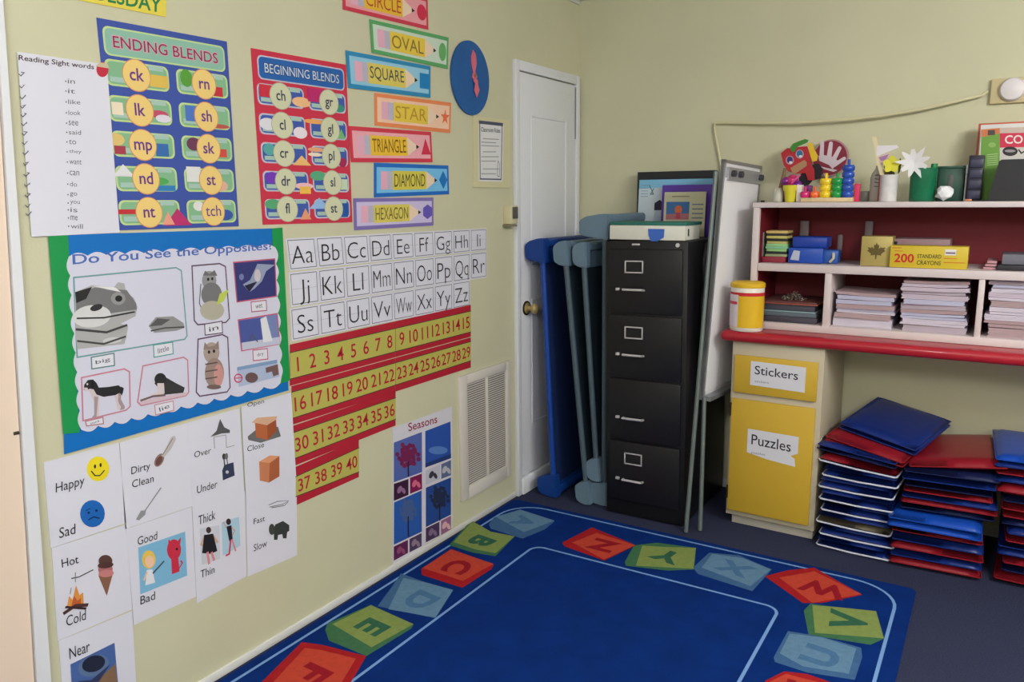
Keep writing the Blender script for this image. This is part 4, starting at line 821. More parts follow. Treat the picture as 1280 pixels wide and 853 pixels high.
# ------------------------------------------------------------------ bookcase
BY0, BZ0, BZ1 = -.37, CZ, 1.447; bx0, bx1 = bx(940, 300, BY0)[0], 2.74
cw = mat('white_shelf_laminate', (212, 200, 202), .5); rdi = mat('dark_red_panel', (118, 24, 38), .6)
ZM = bx(945, 329, BY0)[1]; ZB = BZ0+.032
t = thing('bookcase', 'white two tier bookcase with red inside standing on the red countertop', 'bookcase', ((bx0+bx1)/2, BY0/2, BZ0))
b = MB(); b.box((bx0, BY0, BZ0+.001), (bx0+.027, -.012, BZ1), cw, .002); b.build('side_panel', t)
b = MB(); b.box((bx1-.03, BY0, BZ0+.001), (bx1, -.012, BZ1), cw, .002); b.build('side_panel', t)
b = MB(); b.box((bx0-.003, BY0-.004, BZ1-.021), (bx1, -.012, BZ1+.001), cw, .003); b.build('top_panel', t)
for nm, z in (('shelf', ZM), ('bottom_panel', ZB)):
    b = MB(); b.box((bx0+.03, BY0, z-.033 if nm == 'shelf' else BZ0+.001), (bx1-.02, -.014, z), cw, .002); b.build(nm, t)
b = MB(); b.box((bx0+.02, -.022, BZ0+.02), (bx1-.02, -.013, BZ1-.02), rdi); b.build('back_panel', t)
b = MB(); b.box((bx0+.0272, BY0+.02, ZB), (bx0+.0282, -.022, BZ1-.022), rdi); b.build('side_lining', t)
for p0, p1 in ((1029.5, 1038), (1222, 1230)):
    a = bx(p0, 370, BY0)[0]; c = bx(p1, 370, BY0)[0]
    b = MB(); b.box((a, BY0+.004, ZB-.002), (c, -.022, ZM-.031), cw, .002); b.build('divider', t)
DV = [bx(1038, 370, BY0)[0], bx(1222, 370, BY0)[0], bx(1230, 370, BY0)[0]]

# tub of wipes
c = bx(934, 380, -.435); r = .071; z = CZ
t = thing('wipes_tub', 'yellow and white plastic tub with yellow lid on the counter end', 'tub', (c[0], -.435, z))
wpl = mat('white_plastic', (230, 224, 214), .35); ypl = mat('yellow_plastic', (226, 182, 36), .4)
b = MB(); b.lathe([(0, .001), (r-.004, .001), (r, .006), (r, .19), (r-.004, .196), (0, .196)], (c[0], -.435, z), wpl, 32, sy=.86); b.build('tub_body', t)
b = MB(); b.lathe([(0, .19), (r+.002, .19), (r+.003, .196), (r+.002, .208), (r-.008, .214), (0, .214)], (c[0], -.435, z), ypl, 32, sy=.86); b.build('lid', t)
def band(z0, z1, a0, a1, off, m):
    vs = []; n = 20
    for k_ in range(n+1):
        a = math.radians(lerp(a0, a1, k_/n)); R_ = r+off
        vs += [(c[0]+R_*math.cos(a), -.435+R_*.86*math.sin(a), z+z0), (c[0]+R_*math.cos(a), -.435+R_*.86*math.sin(a), z+z1)]
    return MB().add(vs, [(2*i, 2*i+2, 2*i+3, 2*i+1) for i in range(n)], m, True)
lb = band(.018, .168, -180, 20, .0006, ypl).build('wrap_label', t)
band(.155, .17, -180, 20, .0010, ink(206, 44, 50)).build('red_stripe', lb)
band(.02, .16, -165, -108, .0014, ink(226, 214, 220)).build('white_panel', lb); band(.118, .13, -163, -112, .0018, ink(214, 70, 90)).build('small_print', lb)

# ------------------------------------------------------------------ items in the bookcase
def xat(px, y, py=300): return bx(px, py, y)[0]
def zat(py, y, px=1000): return bx(px, py, y)[1]
def simple(name, label, cat, mb, group=None): return tag(mb.build(name), label, cat, group)
# upper shelf, left to right
y = -.30
t = thing('card_deck_stack', 'stack of green and yellow card decks in a grey holder on the shelf', 'card decks', (xat(969, y), y+.05, ZM))
xa, xb = xat(958, y), xat(985, y)
b = MB(); b.box((xat(951, y), y, ZM+.001), (xat(955, y), y+.16, zat(291, y)), mat('smoky_grey_plastic', (120, 112, 112), .3), .003); b.build('holder', t)
b = MB(); b.box((xat(955, y), y-.02, ZM+.001), (xb-.004, y+.1, ZM+.026), mat('maroon_card', (140, 40, 60), .5), .002); b.build('bottom_box', t)
dk = [(150, 160, 120), (44, 48, 48), (150, 200, 130), (130, 190, 150), (150, 200, 140), (190, 180, 110), (40, 44, 44), (200, 190, 110), (60, 56, 50), (206, 180, 110)]
zz = ZM+.026; hh_ = (zat(289, y)-zz)/len(dk)
for k_, q in enumerate(dk):
    b = MB(); o = .002*((k_*7) % 3); b.box((xa+o, y-.01+o, zz+.0004), (xb-o, y+.09, zz+hh_), ink(*q), .001); b.build('deck', t); zz += hh_
y = -.31; xa, xb = xat(986, y), xat(1048, y)
t = thing('storage_box', 'blue plastic box with lid on the shelf beside card decks', 'box', ((xa+xb)/2, y+.05, ZM))
bpl = mat('blue_plastic', (34, 76, 176), .35); bpl2 = mat('blue_plastic_dark', (30, 62, 160), .35)
b = MB(); b.box((xa, y, ZM+.001), (xat(1030, y), y+.12, zat(310, y)), bpl, .006); b.box((xat(1030, y)-.006, y+.02, ZM+.001), (xb, y+.1, zat(311, y)-.004), mat('clear_blue_plastic', (46, 90, 170), .25), .008); b.build('box_body', t)
b = MB(); b.box((xat(990, y), y+.004, zat(310, y)), (xat(1034, y), y+.115, zat(296, y)), bpl2, .008); b.build('lid', t)
b = MB(); f_ = BW(y); b.uvpoly(f_, [(xat(989, y), zat(325, y)), (xat(1000, y), zat(326, y)), (xat(1001, y), zat(314, y)), (xat(993, y), zat(313, y))], .0008, ink(180, 186, 206)); b.build('sticker', t)
b = MB(); b.tube([(xat(1038, y), y+.019, zat(327, y)), (xat(1042.5, y), y+.012, zat(322, y)), (xat(1042, y), y+.019, zat(316, y))], .006, mat('ivory_plastic', (200, 190, 170), .4), 8); b.build('clip', t)
y = -.10
for lab, p0, p1, pt in (('grey upright panel behind the blue box', 999, 1010, 276), ('thin grey rod standing right of the blue box', 1047, 1053, 293), ('grey upright strip behind the gold box', 1080, 1090, 276)):
    b = MB(); b.box((xat(p0, y), y, ZM+.001), (xat(p1, y), y+.02, zat(pt, y)), mat('dull_grey', (120, 108, 112), .5), .004); simple('bookend', lab, 'bookend', b, 'grey bookends in the bookcase')
y = -.33; xa, xb = xat(1077, y), xat(1116, y)
t = thing('gold_box', 'gold square box with a dark maple leaf on the upper shelf', 'box', ((xa+xb)/2, y+.04, ZM))
gold = mat('gold_card', (178, 160, 96), .4, .2); b = MB(); b.box((xa, y, ZM+.001), (xb, y+.1, zat(294, y)), gold, .003); b.build('box_body', t)
f_ = BW(y); cxl, czl = (xa+xb)/2, (ZM+zat(294, y))/2; sL = .034
half = [(0, 1.1), (.14, .72), (.3, .82), (.27, .3), (.52, .55), (.6, .4), (.98, .5), (.84, .2), (1.02, .08), (.56, -.3), (.62, -.5), (.1, -.42), (.06, -.95)]
lf = [(cxl+x*sL, czl+yy*sL) for x, yy in half]+[(cxl-x*sL, czl+yy*sL) for x, yy in reversed(half[1:])]
b = MB(); b.uvpoly(f_, lf, .0006, ink(98, 84, 44)); b.build('maple_leaf_print', t)
y = -.35; xa, xb = xat(1114, y), xat(1212, y); zt = zat(308, y, 1160)
t = thing('crayon_box', 'yellow box printed 200 in red on the upper shelf', 'box', ((xa+xb)/2, y+.04, ZM))
b = MB(); b.box((xa, y, ZM+.001), (xb, y+.09, zt), mat('yellow_card', (208, 182, 48), .5), .002); b.build('box_body', t)
f_ = BW(y); Q = lambda a, c: (lerp(xa, xb, a), lerp(ZM, zt, c))
b = MB()
b.text(f_, '200', Q(.06, .24), Q(.32, .24), Q(.06, .64), .0008, ink(200, 36, 44), .02, uv=True)
b.text(f_, 'STANDARD', Q(.36, .46), Q(.67, .46), Q(.36, .64), .0008, ink(50, 66, 36), .01, uv=True); b.text(f_, 'CRAYONS', Q(.36, .16), Q(.67, .16), Q(.36, .36), .0008, ink(50, 66, 36), .01, uv=True)
for a0, a1, c_ in ((.71, .86, .48), (.71, .96, .30), (.03, .14, .9), (.06, .16, .76)): b.line(f_, [Q(a0, c_), Q(a1, c_)], .0035, .0008, ink(206, 120, 40), uv=True)
b.uvpoly(f_, [Q(.71, .62), Q(.85, .62), Q(.85, .88), Q(.71, .88)], .0006, ink(226, 222, 222)); b.line(f_, [Q(.73, .72), Q(.83, .72)], .006, .0009, ink(120, 90, 120), uv=True)
b.build('box_print', t)
y = -.24
b = MB(); b.box((xat(1117, y), y, ZM+.001), (xat(1188, y), y+.16, zat(299, y, 1150)), mat('mauve_grey_card', (150, 122, 130), .6), .003); simple('file_box', 'low grey box behind the yellow crayon box', 'box', b)
b = MB(); xa = xat(1128, y+.03); b.tube([(xat(1116, y-.0), y-.03, ZM+.007), (xat(1121, y), y-.03, ZM+.1)], .007, M_black, 10); simple('marker_pen', 'black marker standing behind the gold and yellow boxes', 'marker', b)
y = -.33
xa = xat(1250, y)
b = MB(); b.box((xa, y, ZM+.001), (xa+.28, y+.22, ZM+.022), mat('dark_binder_cover', (46, 44, 52), .5), .003); simple('dark_binder', 'dark flat binder at the right end of the upper shelf', 'binder', b)
b = MB(); b.box((xat(1255, y), y+.01, ZM+.023), (xat(1255, y)+.24, y+.2, ZM+.062), mat('grey_book_cover', (112, 112, 126), .5), .003); simple('grey_book', 'grey book lying on the dark binder', 'book', b)
for k_ in range(3):
    b = MB(); o = .006*k_; b.box((xat(1232, y)+o, y+.02, ZM+.001+.012*k_), (xat(1249, y), y+.2, ZM+.010+.012*k_), mat('pink_paper', (190, 140, 150), .7), .001)
    simple('thin_booklet', '%s thin pink booklet in the small pile left of the dark binder' % ('lowest', 'middle', 'topmost')[k_], 'booklet', b, 'thin booklets on the upper shelf')
# lower shelf
y = -.345; xl = bx0+.042; xr = xat(1027, y)
fol = [((66, 62, 76), .026, 'dark grey'), ((92, 104, 116), .018, 'blue grey'), ((140, 170, 176), .006, 'pale teal'), ((70, 70, 84), .028, 'charcoal'), ((150, 84, 70), .007, 'rust red'), ((110, 66, 66), .006, 'maroon')]
z = ZB+.001; od = ['first', 'second', 'third', 'fourth', 'fifth', 'topmost']
for k_, (c_, h, nm) in enumerate(fol):
    b = MB(); o = .004*((k_*5) % 4); b.box((xl+o*.5, y+o, z), (xr-o, y+.28, z+h-.0006), mat('folder_%s' % nm.replace(' ', '_'), c_, .6), .002)
    simple('document_folder', '%s folder lying in the left bottom compartment, %s' % (nm, ('%s from the bottom' % od[k_]) if k_ < 5 else 'topmost'), 'folder', b, 'folders in the left bottom compartment'); z += h
t = thing('bead_chain', 'tangled silver chain heap on the folders in the left compartment', 'chain', (xat(997, -.27), -.27, z))
b = MB(); sv = mat('tarnished_silver', (150, 142, 130), .35, .8); rnd = random.Random(3)
for k_ in range(46):
    a = rnd.random()*6.28; rr_ = rnd.random()**.6; hx = xat(997, -.27)+.055*rr_*math.cos(a); hy = -.27+.04*rr_*math.sin(a); hz = z+.006+(1-rr_)*.035*rnd.random()
    A1 = Vector((rnd.uniform(-1, 1), rnd.uniform(-1, 1), rnd.uniform(-1, 1))).normalized(); A2 = A1.orthogonal().normalized()
    b.tube([Vector((hx, hy, hz))+(A1*math.cos(q*.9)+A2*math.sin(q*.9))*.0055 for q in range(8)], .0016, sv, 5)
b.build('links', t)['kind'] = 'stuff'
pap = [mat('paper_a', (206, 192, 208), .75), mat('paper_b', (190, 176, 190), .75), mat('paper_c', (196, 196, 222), .75), mat('paper_d', (184, 160, 166), .75), mat('paper_e', (214, 206, 222), .75)]
def ordn(k_): return ['lowest', 'second', 'third', 'fourth', 'fifth', 'sixth', 'seventh', 'eighth', 'ninth', 'tenth', 'eleventh', 'twelfth', 'thirteenth', 'fourteenth', 'fifteenth'][k_]
def pile(xa, xb, y0, depth, ztop, n, where, seed, first=None):
    rnd = random.Random(seed); z = ZB+.001; H = ztop-z; ws_ = [rnd.uniform(.6, 1.4) for _ in range(n)]
    if first: ws_[0] = first
    S = sum(ws_)
    for k_ in range(n):
        h = H*ws_[k_]/S; a = rnd.uniform(-.006, .006); m = pap[rnd.randrange(5)]
        x0_, x1_ = xa+rnd.uniform(0, .018), xb-rnd.uniform(0, .018); yy = y0+rnd.uniform(0, .012)
        b = MB(); nl = max(2, int(h/.0035)); zz = z
        for q in range(nl):                       # sheets of the packet, slightly fanned
            t_ = (h-.0012)/nl; o = rnd.uniform(-.0022, .0022)
            vs = []; nx = 6
            for i in range(nx+1):
                f = i/nx; sag = .004*math.sin(math.pi*f+seed)*(k_/n)+.0022*math.sin(3*f+k_)
                X_ = lerp(x0_+o, x1_+o, f)
                for yv in (yy+o*.6, yy+depth):
                    for zv in (zz, zz+t_*.82): vs.append((X_, yv+a*(f-.5), zv+max(0, sag)*(0 if k_ == 0 else 1)))
            fs = []
            for i in range(nx):
                p = 4*i; fs += [(p, p+4, p+5, p+1), (p+1, p+5, p+7, p+3), (p+3, p+7, p+6, p+2), (p+2, p+6, p+4, p)]
            fs += [(0, 1, 3, 2), (4*nx, 4*nx+2, 4*nx+3, 4*nx+1)]
            b.add(vs, fs, m); zz += t_
        simple('paper_packet', '%s packet from the bottom of the %s' % (ordn(k_), where) if k_ else 'lowest packet of the %s' % where, 'paper', b, 'paper packets in the %s' % where)
        z += h
y = -.34
pile(DV[0]+.008, xat(1126, y), y, .24, zat(367, y, 1080), 8, 'low paper pile in the middle compartment', 2, 2.4)
pile(xat(1131, y), xat(1219, y), y, .25, zat(352, y, 1170), 13, 'tall paper pile in the middle compartment', 4, 1.6)
pile(DV[2]+.008, DV[2]+.235, y, .25, zat(351, y, 1255), 12, 'paper pile in the right compartment', 9, 2.)

# ------------------------------------------------------------------ items on top of the bookcase
TT = BZ1+.0015
def U3(px, py, y): u, v = bx(px, py, y); return Vector((u, y, v))
y = -.27
t = thing('cotton_jar', 'tiny glass jar with white cotton at the left end of the bookcase top', 'jar', (xat(970, y), y, TT))
gl = mat('cloudy_glass', (206, 206, 196), .15, alpha=.55); b = MB(); b.lathe([(0, 0), (.02, 0), (.021, .004), (.021, .045), (.015, .055), (.015, .06), (0, .06)], (xat(970, y), y, TT), gl); b.build('glass', t)
b = MB(); b.lathe([(0, .002), (.015, .003), (.017, .018), (.012, .03), (.013, .04), (.006, .05), (0, .052)], (xat(970, y), y, TT), mat('cotton', (232, 226, 214), .95)); b.build('cotton', t)
y = -.17; b = MB(); b.tube([(xat(971, y), y, TT+.004), (xat(972, y), y+.02, TT+.06), (xat(974, y), y+.04, TT+.15)], [.02, .014, .006], mat('brown_bark', (138, 104, 80), .8, var=.3, scale=60), 8); simple('wooden_figure', 'small brown twig figure behind the cotton jar', 'figurine', b)
y = -.28; cx_ = xat(985, y)
t = thing('yellow_pot', 'small yellow plastic pot on the bookcase top', 'pot', (cx_, y, TT))
ylp = mat('lime_yellow_plastic', (214, 204, 50), .4); b = MB(); b.lathe([(0, 0), (.021, 0), (.027, .05), (0, .05)], (cx_, y, TT), ylp); b.build('pot_body', t)
b = MB(); b.lathe([(0, .048), (.031, .048), (.033, .072), (.029, .072), (.028, .055), (0, .055)], (cx_, y, TT), ylp); b.build('rim', t)
b = MB(); b.box((xat(993, y), y-.015, TT), (xat(1000, y), y+.02, TT+.073), mat('white_block_paint', (230, 222, 220), .5), .003); simple('white_block', 'upright white block between yellow pot and peg toy', 'block', b)
# peg stacking toy
y = -.30; xa, xb = xat(1000, y), xat(1064, y)
t = thing('stacking_peg_toy', 'wooden stacking toy with pink orange yellow green and blue rings', 'toy', ((xa+xb)/2, y, TT))
b = MB(); b.box((xa, y-.03, TT), (xb, y+.03, TT+.018), mat('light_wood', (214, 190, 150), .5, var=.1, scale=40), .002); b.build('base_board', t)
for cpx, col, n_, nm in ((1003, (206, 40, 120), 1, 'pink'), (1015, (236, 110, 60), 1, 'orange'), (1028, (240, 204, 40), 3, 'yellow'), (1042, (30, 150, 70), 3, 'green'), (1055, (40, 80, 180), 5, 'blue')):
    cx_ = xat(cpx, y); b = MB(); b.tube([(cx_, y, TT+.018), (cx_, y, TT+.018+.027*n_+.02)], .006, mat('peg_'+nm, col, .4), 10); b.build('peg', t)
    R_ = .0245 if n_ > 1 else .02
    for k_ in range(n_):
        z = TT+.0185+.0265*k_
        b = MB(); b.lathe([(.008, 0), (R_*.8, 0), (R_, .007), (R_, .019), (R_*.8, .026), (.008, .026)], (cx_, y, z), mat('ring_'+nm, col, .25, coat=.3), 20); b.build('ring', t)
b = MB(); b.box((xat(1003, y+.05), y+.04, TT), (xat(1012, y+.05), y+.055, zat(232, y+.04)), mat('violet_block', (130, 50, 130), .4), .003); simple('violet_block', 'violet block behind the left end of the peg toy', 'block', b)
b = MB(); b.box((xat(1063.5, y), y+.0, TT), (xat(1070, y), y+.03, zat(231, y)), mat('hot_pink_card', (214, 50, 96), .5), .002); simple('pink_block', 'hot pink card standing right of the peg toy', 'card', b)
# paper mask
kk = K(960, 160, 8.533); y = -.13
pm = BW(y)
def mpts(l): return [pm.px(kk(*p)) for p in l]
t = thing('paper_mask', 'red paper face mask with green leaf and blue eyes on the bookcase', 'mask', (pm.px(kk(320, 500))[0], y, TT))
b = MB(); b.slab(pm, mpts([(140, 270), (205, 215), (240, 218), (300, 205), (420, 195), (440, 260), (470, 400), (495, 440), (500, 560), (430, 560), (400, 480), (300, 490), (220, 465), (170, 400), (150, 320)]), 0, .004, mat('crimson_card', (176, 36, 48), .6)); b.build('face', t)
b = MB(); b.slab(pm, mpts([(240, 210), (270, 170), (340, 140), (400, 120), (435, 130), (425, 155), (370, 180), (320, 200), (290, 250), (265, 260), (245, 235)]), .006, .009, mat('leaf_green_card', (60, 130, 50), .6)); b.build('leaf', t)
b = MB(); b.slab(pm, mpts([(420, 160), (470, 160), (500, 240), (530, 300), (520, 350), (470, 360), (440, 260)]), -.006, -.002, mat('yellow_felt', (226, 190, 50), .7)); b.build('yellow_fringe', t)
b = MB(); b.slab(pm, mpts([(240, 430), (390, 342), (415, 365), (418, 405), (300, 485), (260, 475)]), .0045, .007, mat('tan_card', (170, 130, 96), .6)); b.build('mouth', t)
for c_, s_ in (((340, 280), 1), ((235, 345), 1)):
    b = MB(); b.uvpoly(pm, mpts([(c_[0]+44*math.cos(a_*.4), c_[1]+48*math.sin(a_*.4)) for a_ in range(16)]), .0046, ink(176, 150, 170)); b.uvpoly(pm, mpts([(c_[0]+32*math.cos(a_*.4), c_[1]-4+36*math.sin(a_*.4)) for a_ in range(16)]), .005, ink(40, 110, 150) if c_[0] > 300 else ink(60, 50, 110)); b.uvpoly(pm, mpts([(c_[0]+10+18*math.cos(a_*.4), c_[1]+24+14*math.sin(a_*.4)) for a_ in range(16)]), .0054, ink(220, 220, 226)); b.build('eye', t)
b = MB(); b.slab(pm, mpts([(430, 420), (500, 380), (540, 380), (580, 440), (560, 540), (470, 560), (420, 620), (320, 620), (330, 500), (400, 460)]), -.012, -.004, mat('black_felt', (40, 36, 44), .8)); b.build('black_backing', t)
# shiny bag of beads below the mask
y = -.2; pm2 = BW(y); m2 = lambda l: [pm2.px(kk(*p)) for p in l]
t = thing('foil_bag', 'shiny pink and purple foil bag under the paper mask', 'bag', (pm2.px(kk(240, 700))[0], y, TT))
b = MB()
for c_, r_, col in (((190, 570), 46, (130, 50, 140)), ((260, 560), 60, (214, 60, 120)), ((310, 610), 50, (120, 50, 150)), ((240, 640), 50, (196, 50, 110))):
    q = U3(*kk(*c_), y); b.lathe([(0, -1), (.5, -.87), (.87, -.5), (1, 0), (.87, .5), (.5, .87), (0, 1)], (0, 0, 0), mat('foil_%d' % col[0], col, .2, .3), 10)
    nv = 7*10; M_ = Matrix.Translation(q) @ Matrix.Diagonal((r_/8.533*.0037, .018, r_/8.533*.0037, 1)); b.v[-nv:] = [M_ @ v_ for v_ in b.v[-nv:]]
b.box((pm2.px(kk(150, 700))[0], y-.015, TT), (pm2.px(kk(330, 700))[0], y+.02, pm2.px(kk(240, 640))[1]), mat('foil_purple_base', (110, 44, 110), .3), .008); b.build('bag_body', t)
b = MB(); b.tube([U3(*kk(250, 590), y-.022), U3(*kk(345, 500), y-.024)], .004, mat('pink_ribbon', (236, 100, 180), .3), 8); b.build('ribbon', t)
# handprint plate
y = -.05; pm3 = BW(y); m3_ = lambda l: [pm3.px(kk(*p)) for p in l]
cc = pm3.px(kk(665, 320)); R_ = (pm3.px(kk(860, 320))[0]-pm3.px(kk(470, 320))[0])/2
t = thing('handprint_plate', 'round maroon plate with a white handprint leaning on the wall', 'plate', (cc[0], y, TT))
b = MB(); b.slab(pm3, [(cc[0]+R_*math.cos(k_*math.pi/24), cc[1]+R_*1.05*math.sin(k_*math.pi/24)) for k_ in range(48)], -.004, .0, mat('plate_pale_rim', (176, 140, 140), .5)); b.uvell(pm3, (cc[0]-.002, cc[1]), R_*.93, R_*.98, .0005, ink(136, 44, 66), 40); b.build('plate_disc', t)
b = MB(); hp = ink(214, 200, 212)
b.uvpoly(pm3, m3_([(540, 300), (600, 290), (690, 310), (740, 345), (720, 400), (690, 440), (650, 395), (545, 350)]), .001, hp)
for p0, p1, r_ in (((570, 330), (580, 150), 24), ((650, 320), (672, 165), 26), ((705, 330), (765, 215), 24), ((700, 400), (815, 325), 22)):
    P0, P1 = Vector(p0), Vector(p1); d = (P1-P0).normalized(); nn = Vector((-d.y, d.x)); pts = [tuple(P0+nn*r_), tuple(P1+nn*r_*.8)]+[tuple(P1+(d*math.sin(a_)+nn*math.cos(a_))*r_*.8) for a_ in (.5, 1.05, 1.57, 2.1, 2.6)]+[tuple(P1-nn*r_*.8), tuple(P0-nn*r_)]
    b.uvpoly(pm3, m3_(pts), .0013, hp)
b.uvpoly(pm3, m3_([(560, 410), (640, 430), (740, 450), (700, 470), (600, 440)]), .0009, hp); b.uvpoly(pm3, m3_([(590, 480), (650, 510), (640, 560), (610, 540)]), .0009, hp); b.build('handprint', t)
y = -.2
b = MB(); b.box((xat(1071, y), y, TT), (xat(1082, y), y+.04, zat(240, y)), mat('grey_glass_block', (130, 128, 120), .3), .003); simple('small_tin', 'small grey tin beside the pink card', 'tin', b)
# right group
k8 = K(1070, 160, 8.); y = -.22
cx_ = xat(1092.5, y); zt = zat(210, y)
t = thing('plastic_bottle', 'clear plastic bottle with dark scribbles on the bookcase top', 'bottle', (cx_, y, TT)); h = zt-TT
b = MB(); b.lathe([(0, 0), (.028, 0), (.031, .006), (.031, h*.66), (.026, h*.78), (.014, h*.92), (.012, h), (0, h)], (cx_, y, TT), mat('milky_plastic', (186, 184, 176), .25, alpha=.8), 20); b.build('bottle_body', t)
b = MB()
for k_, py in enumerate((222, 226.5, 230, 234)):
    pq = [Vector((cx_+.0316*math.cos(a_), y+.0316*math.sin(a_), zat(py, y)+.003*math.sin(a_*3+k_))) for a_ in (-1.9, -1.6, -1.3, -1.0, -.8)]; b.tube(pq, .0018, ink(90, 88, 84), 5)
b.build('scribble', t)
y = -.28; cx_ = xat(1111, y, 230); zt = zat(221, y); h = zt-TT
t = thing('paper_covered_can', 'white paper wrapped can holding flag and flowers on the bookcase', 'can', (cx_, y, TT))
b = MB(); b.lathe([(0, 0), (.033, 0), (.033, h), (.030, h), (.029, h-.02), (0, h-.02)], (cx_, y, TT), mat('white_wrap', (206, 204, 206), .6, var=.06, scale=40), 22); b.build('can_body', t)
b = MB(); b.tube([(cx_-.034, y-.004, TT+.002), (cx_-.034, y-.004, TT+h)], .004, ink(150, 70, 66), 6); b.build('ribbon', t)
f_ = BW(y-.004); fq = lambda l: [f_.px(k8(*p)) for p in l]
t = thing('craft_stick_flag', 'wooden craft stick with a white paper flag in the can', 'flag', (cx_-.02, y-.004, TT+h-.02))
b = MB(); b.slab(f_, fq([(158, 92), (205, 90), (225, 200), (285, 490), (245, 490), (200, 320), (180, 180)]), -.004, 0, mat('pale_wood', (226, 212, 170), .6)); b.build('stick', t)
b = MB(); b.slab(f_, fq([(205, 178), (405, 172), (430, 195), (205, 285)]), .001, .002, ink(226, 222, 228)); b.slab(f_, fq([(220, 292), (340, 245), (300, 372), (240, 365)]), .0005, .0015, ink(222, 190, 190)); b.slab(f_, fq([(228, 296), (330, 262), (290, 330), (250, 330)]), .0018, .0024, ink(160, 120, 170)); b.build('paper_flag', t)
def flower(name, label, c_, r_, col, n_, y, stemto, stem_c):
    t = thing(name, label, 'flower', tuple(stemto)); q = U3(*k8(*c_), y); b = MB()
    for i in range(n_):
        a_ = 2*math.pi*i/n_+.3; d = Vector((math.cos(a_), -.25, math.sin(a_))); nn = Vector((-math.sin(a_), 0, math.cos(a_)))
        w_ = r_*(.2 if n_ > 6 else .5)
        vs = [q, q+d*r_*.5+nn*w_, q+d*r_*.9+nn*w_*.5, q+d*r_*(1.05+.2*(n_ > 6)*math.sin(i*2.1)), q+d*r_*.9-nn*w_*.5, q+d*r_*.5-nn*w_]; off = Vector((0, -.0015, 0))
        b.add([v_ for v_ in vs]+[v_+off for v_ in vs], [(0, 1, 2, 3, 4, 5), (11, 10, 9, 8, 7, 6)]+[(i_, (i_+1) % 6, 6+(i_+1) % 6, 6+i_) for i_ in range(6)], col, False)
    b.build('petals', t); b = MB(); b.tube([q+Vector((0, .004, 0)), q.lerp(Vector(stemto), .5)+Vector((.004, 0, 0)), stemto], .003, stem_c, 7); b.build('stem', t)
stm = mat('green_pipe_cleaner', (70, 90, 50), .9)
flower('yellow_paper_flower', 'yellow paper flower standing in the white can', (360, 365), .034, mat('yellow_tissue', (222, 214, 70), .8), 5, y-.01, Vector((cx_+.005, y, TT+h-.02)), stm)
flower('white_paper_flower', 'large white paper flower standing behind the green tub', (580, 345), .058, mat('white_tissue', (226, 224, 228), .8), 9, y-.012, Vector((xat(1138, y), y+.03, TT+.07)), stm)
b = MB(); f2_ = BW(y+.01); b.slab(f2_, [f2_.px(k8(*p)) for p in [(280, 380), (300, 340), (380, 430), (400, 490), (290, 490)]], 0, .004, mat('brown_tissue', (92, 76, 50), .8)); b.slab(f2_, [f2_.px(k8(*p)) for p in [(425, 330), (445, 300), (460, 340), (440, 440), (420, 460)]], 0, .003, mat('dark_leaf', (84, 104, 60), .8)); simple('paper_leaves', 'brown and green paper leaves behind the yellow flower', 'leaves', b)
y = -.26
xa, xb = xat(1131, y), xat(1165, y); zt = zat(214, y)
t = thing('green_tub', 'see-through green plastic tub of craft bits beside the white flower', 'tub', ((xa+xb)/2, y, TT)); h = zt-TT
gpl = mat('green_clear_plastic', (20, 120, 84), .2, alpha=.72); cx_ = (xa+xb)/2; R_ = (xb-xa)/2
b = MB(); b.lathe([(0, 0), (R_*.92, 0), (R_*.95, .006), (R_, h*.95), (R_, h), (R_-.004, h), (R_-.007, .01), (0, .01)], (cx_, y, TT), gpl, 24, sy=.9); b.build('tub_body', t)
b = MB(); b.box((cx_-.018, y-.02, TT+.012), (cx_+.02, y+.02, TT+h*.8), mat('maroon_bits', (120, 70, 84), .6), .01); b.lathe([(0, .011), (R_*.7, .011), (R_*.8, .03), (R_*.5, .045), (0, .05)], (cx_, y, TT), mat('teal_bits', (40, 120, 150), .6), 16); b.build('craft_bits', t)
b = MB(); xg = xat(1160, y); b.lathe([(0, h*.9), (.012, h*.9), (.012, h*1.12), (0, h*1.13)], (xg, y, TT), mat('green_cap', (30, 130, 80), .3), 12); b.build('cap', t)
y = -.2; xa, xb = xat(1165, y), xat(1199, y); zt = zat(213, y)
t = thing('green_basket', 'dark green plastic basket next to the green tub', 'basket', ((xa+xb)/2, y, TT)); gd = mat('dark_green_plastic', (36, 76, 64), .35)
b = MB(); h = zt-TT; x_ = (xa, xb)
b.box((xa, y, TT), (xb, y+.004, zt), gd, .001); b.box((xa, y+.12, TT), (xb, y+.124, zt), gd, .001); b.box((xa, y, TT), (xa+.004, y+.124, zt), gd, .001); b.box((xb-.004, y, TT), (xb, y+.124, zt), gd, .001); b.box((xa, y, TT), (xb, y+.124, TT+.004), gd, .001); b.build('basket_body', t)
b = MB(); b.box((xa-.003, y-.004, zt-.008), (xb+.003, y+.0, zt+.002), gd, .001); b.box((xa+.04, y-.003, TT+h*.35), (xb-.04, y, TT+h*.75), mat('basket_panel_grey', (84, 84, 84), .4), .001); b.build('rim', t)
y = -.29; b = MB(); cx_ = xat(1175, y); rnd = random.Random(5)
bm_ = bmesh.new(); bmesh.ops.create_icosphere(bm_, subdivisions=2, radius=1)
for v_ in bm_.verts: f = rnd.uniform(.7, 1.1); v_.co = Vector((cx_+v_.co.x*.034*f, y+v_.co.y*.025*f, TT+.032+v_.co.z*.032*min(f, 1)))
b.bm(bm_, mat('crumpled_wrap', (214, 216, 222), .35)); simple('crumpled_wrap', 'crumpled white plastic wrap in front of the green basket', 'wrap', b)
y = -.23; xa, xb = xat(1202, y), xat(1221, y); zt = zat(201, y)
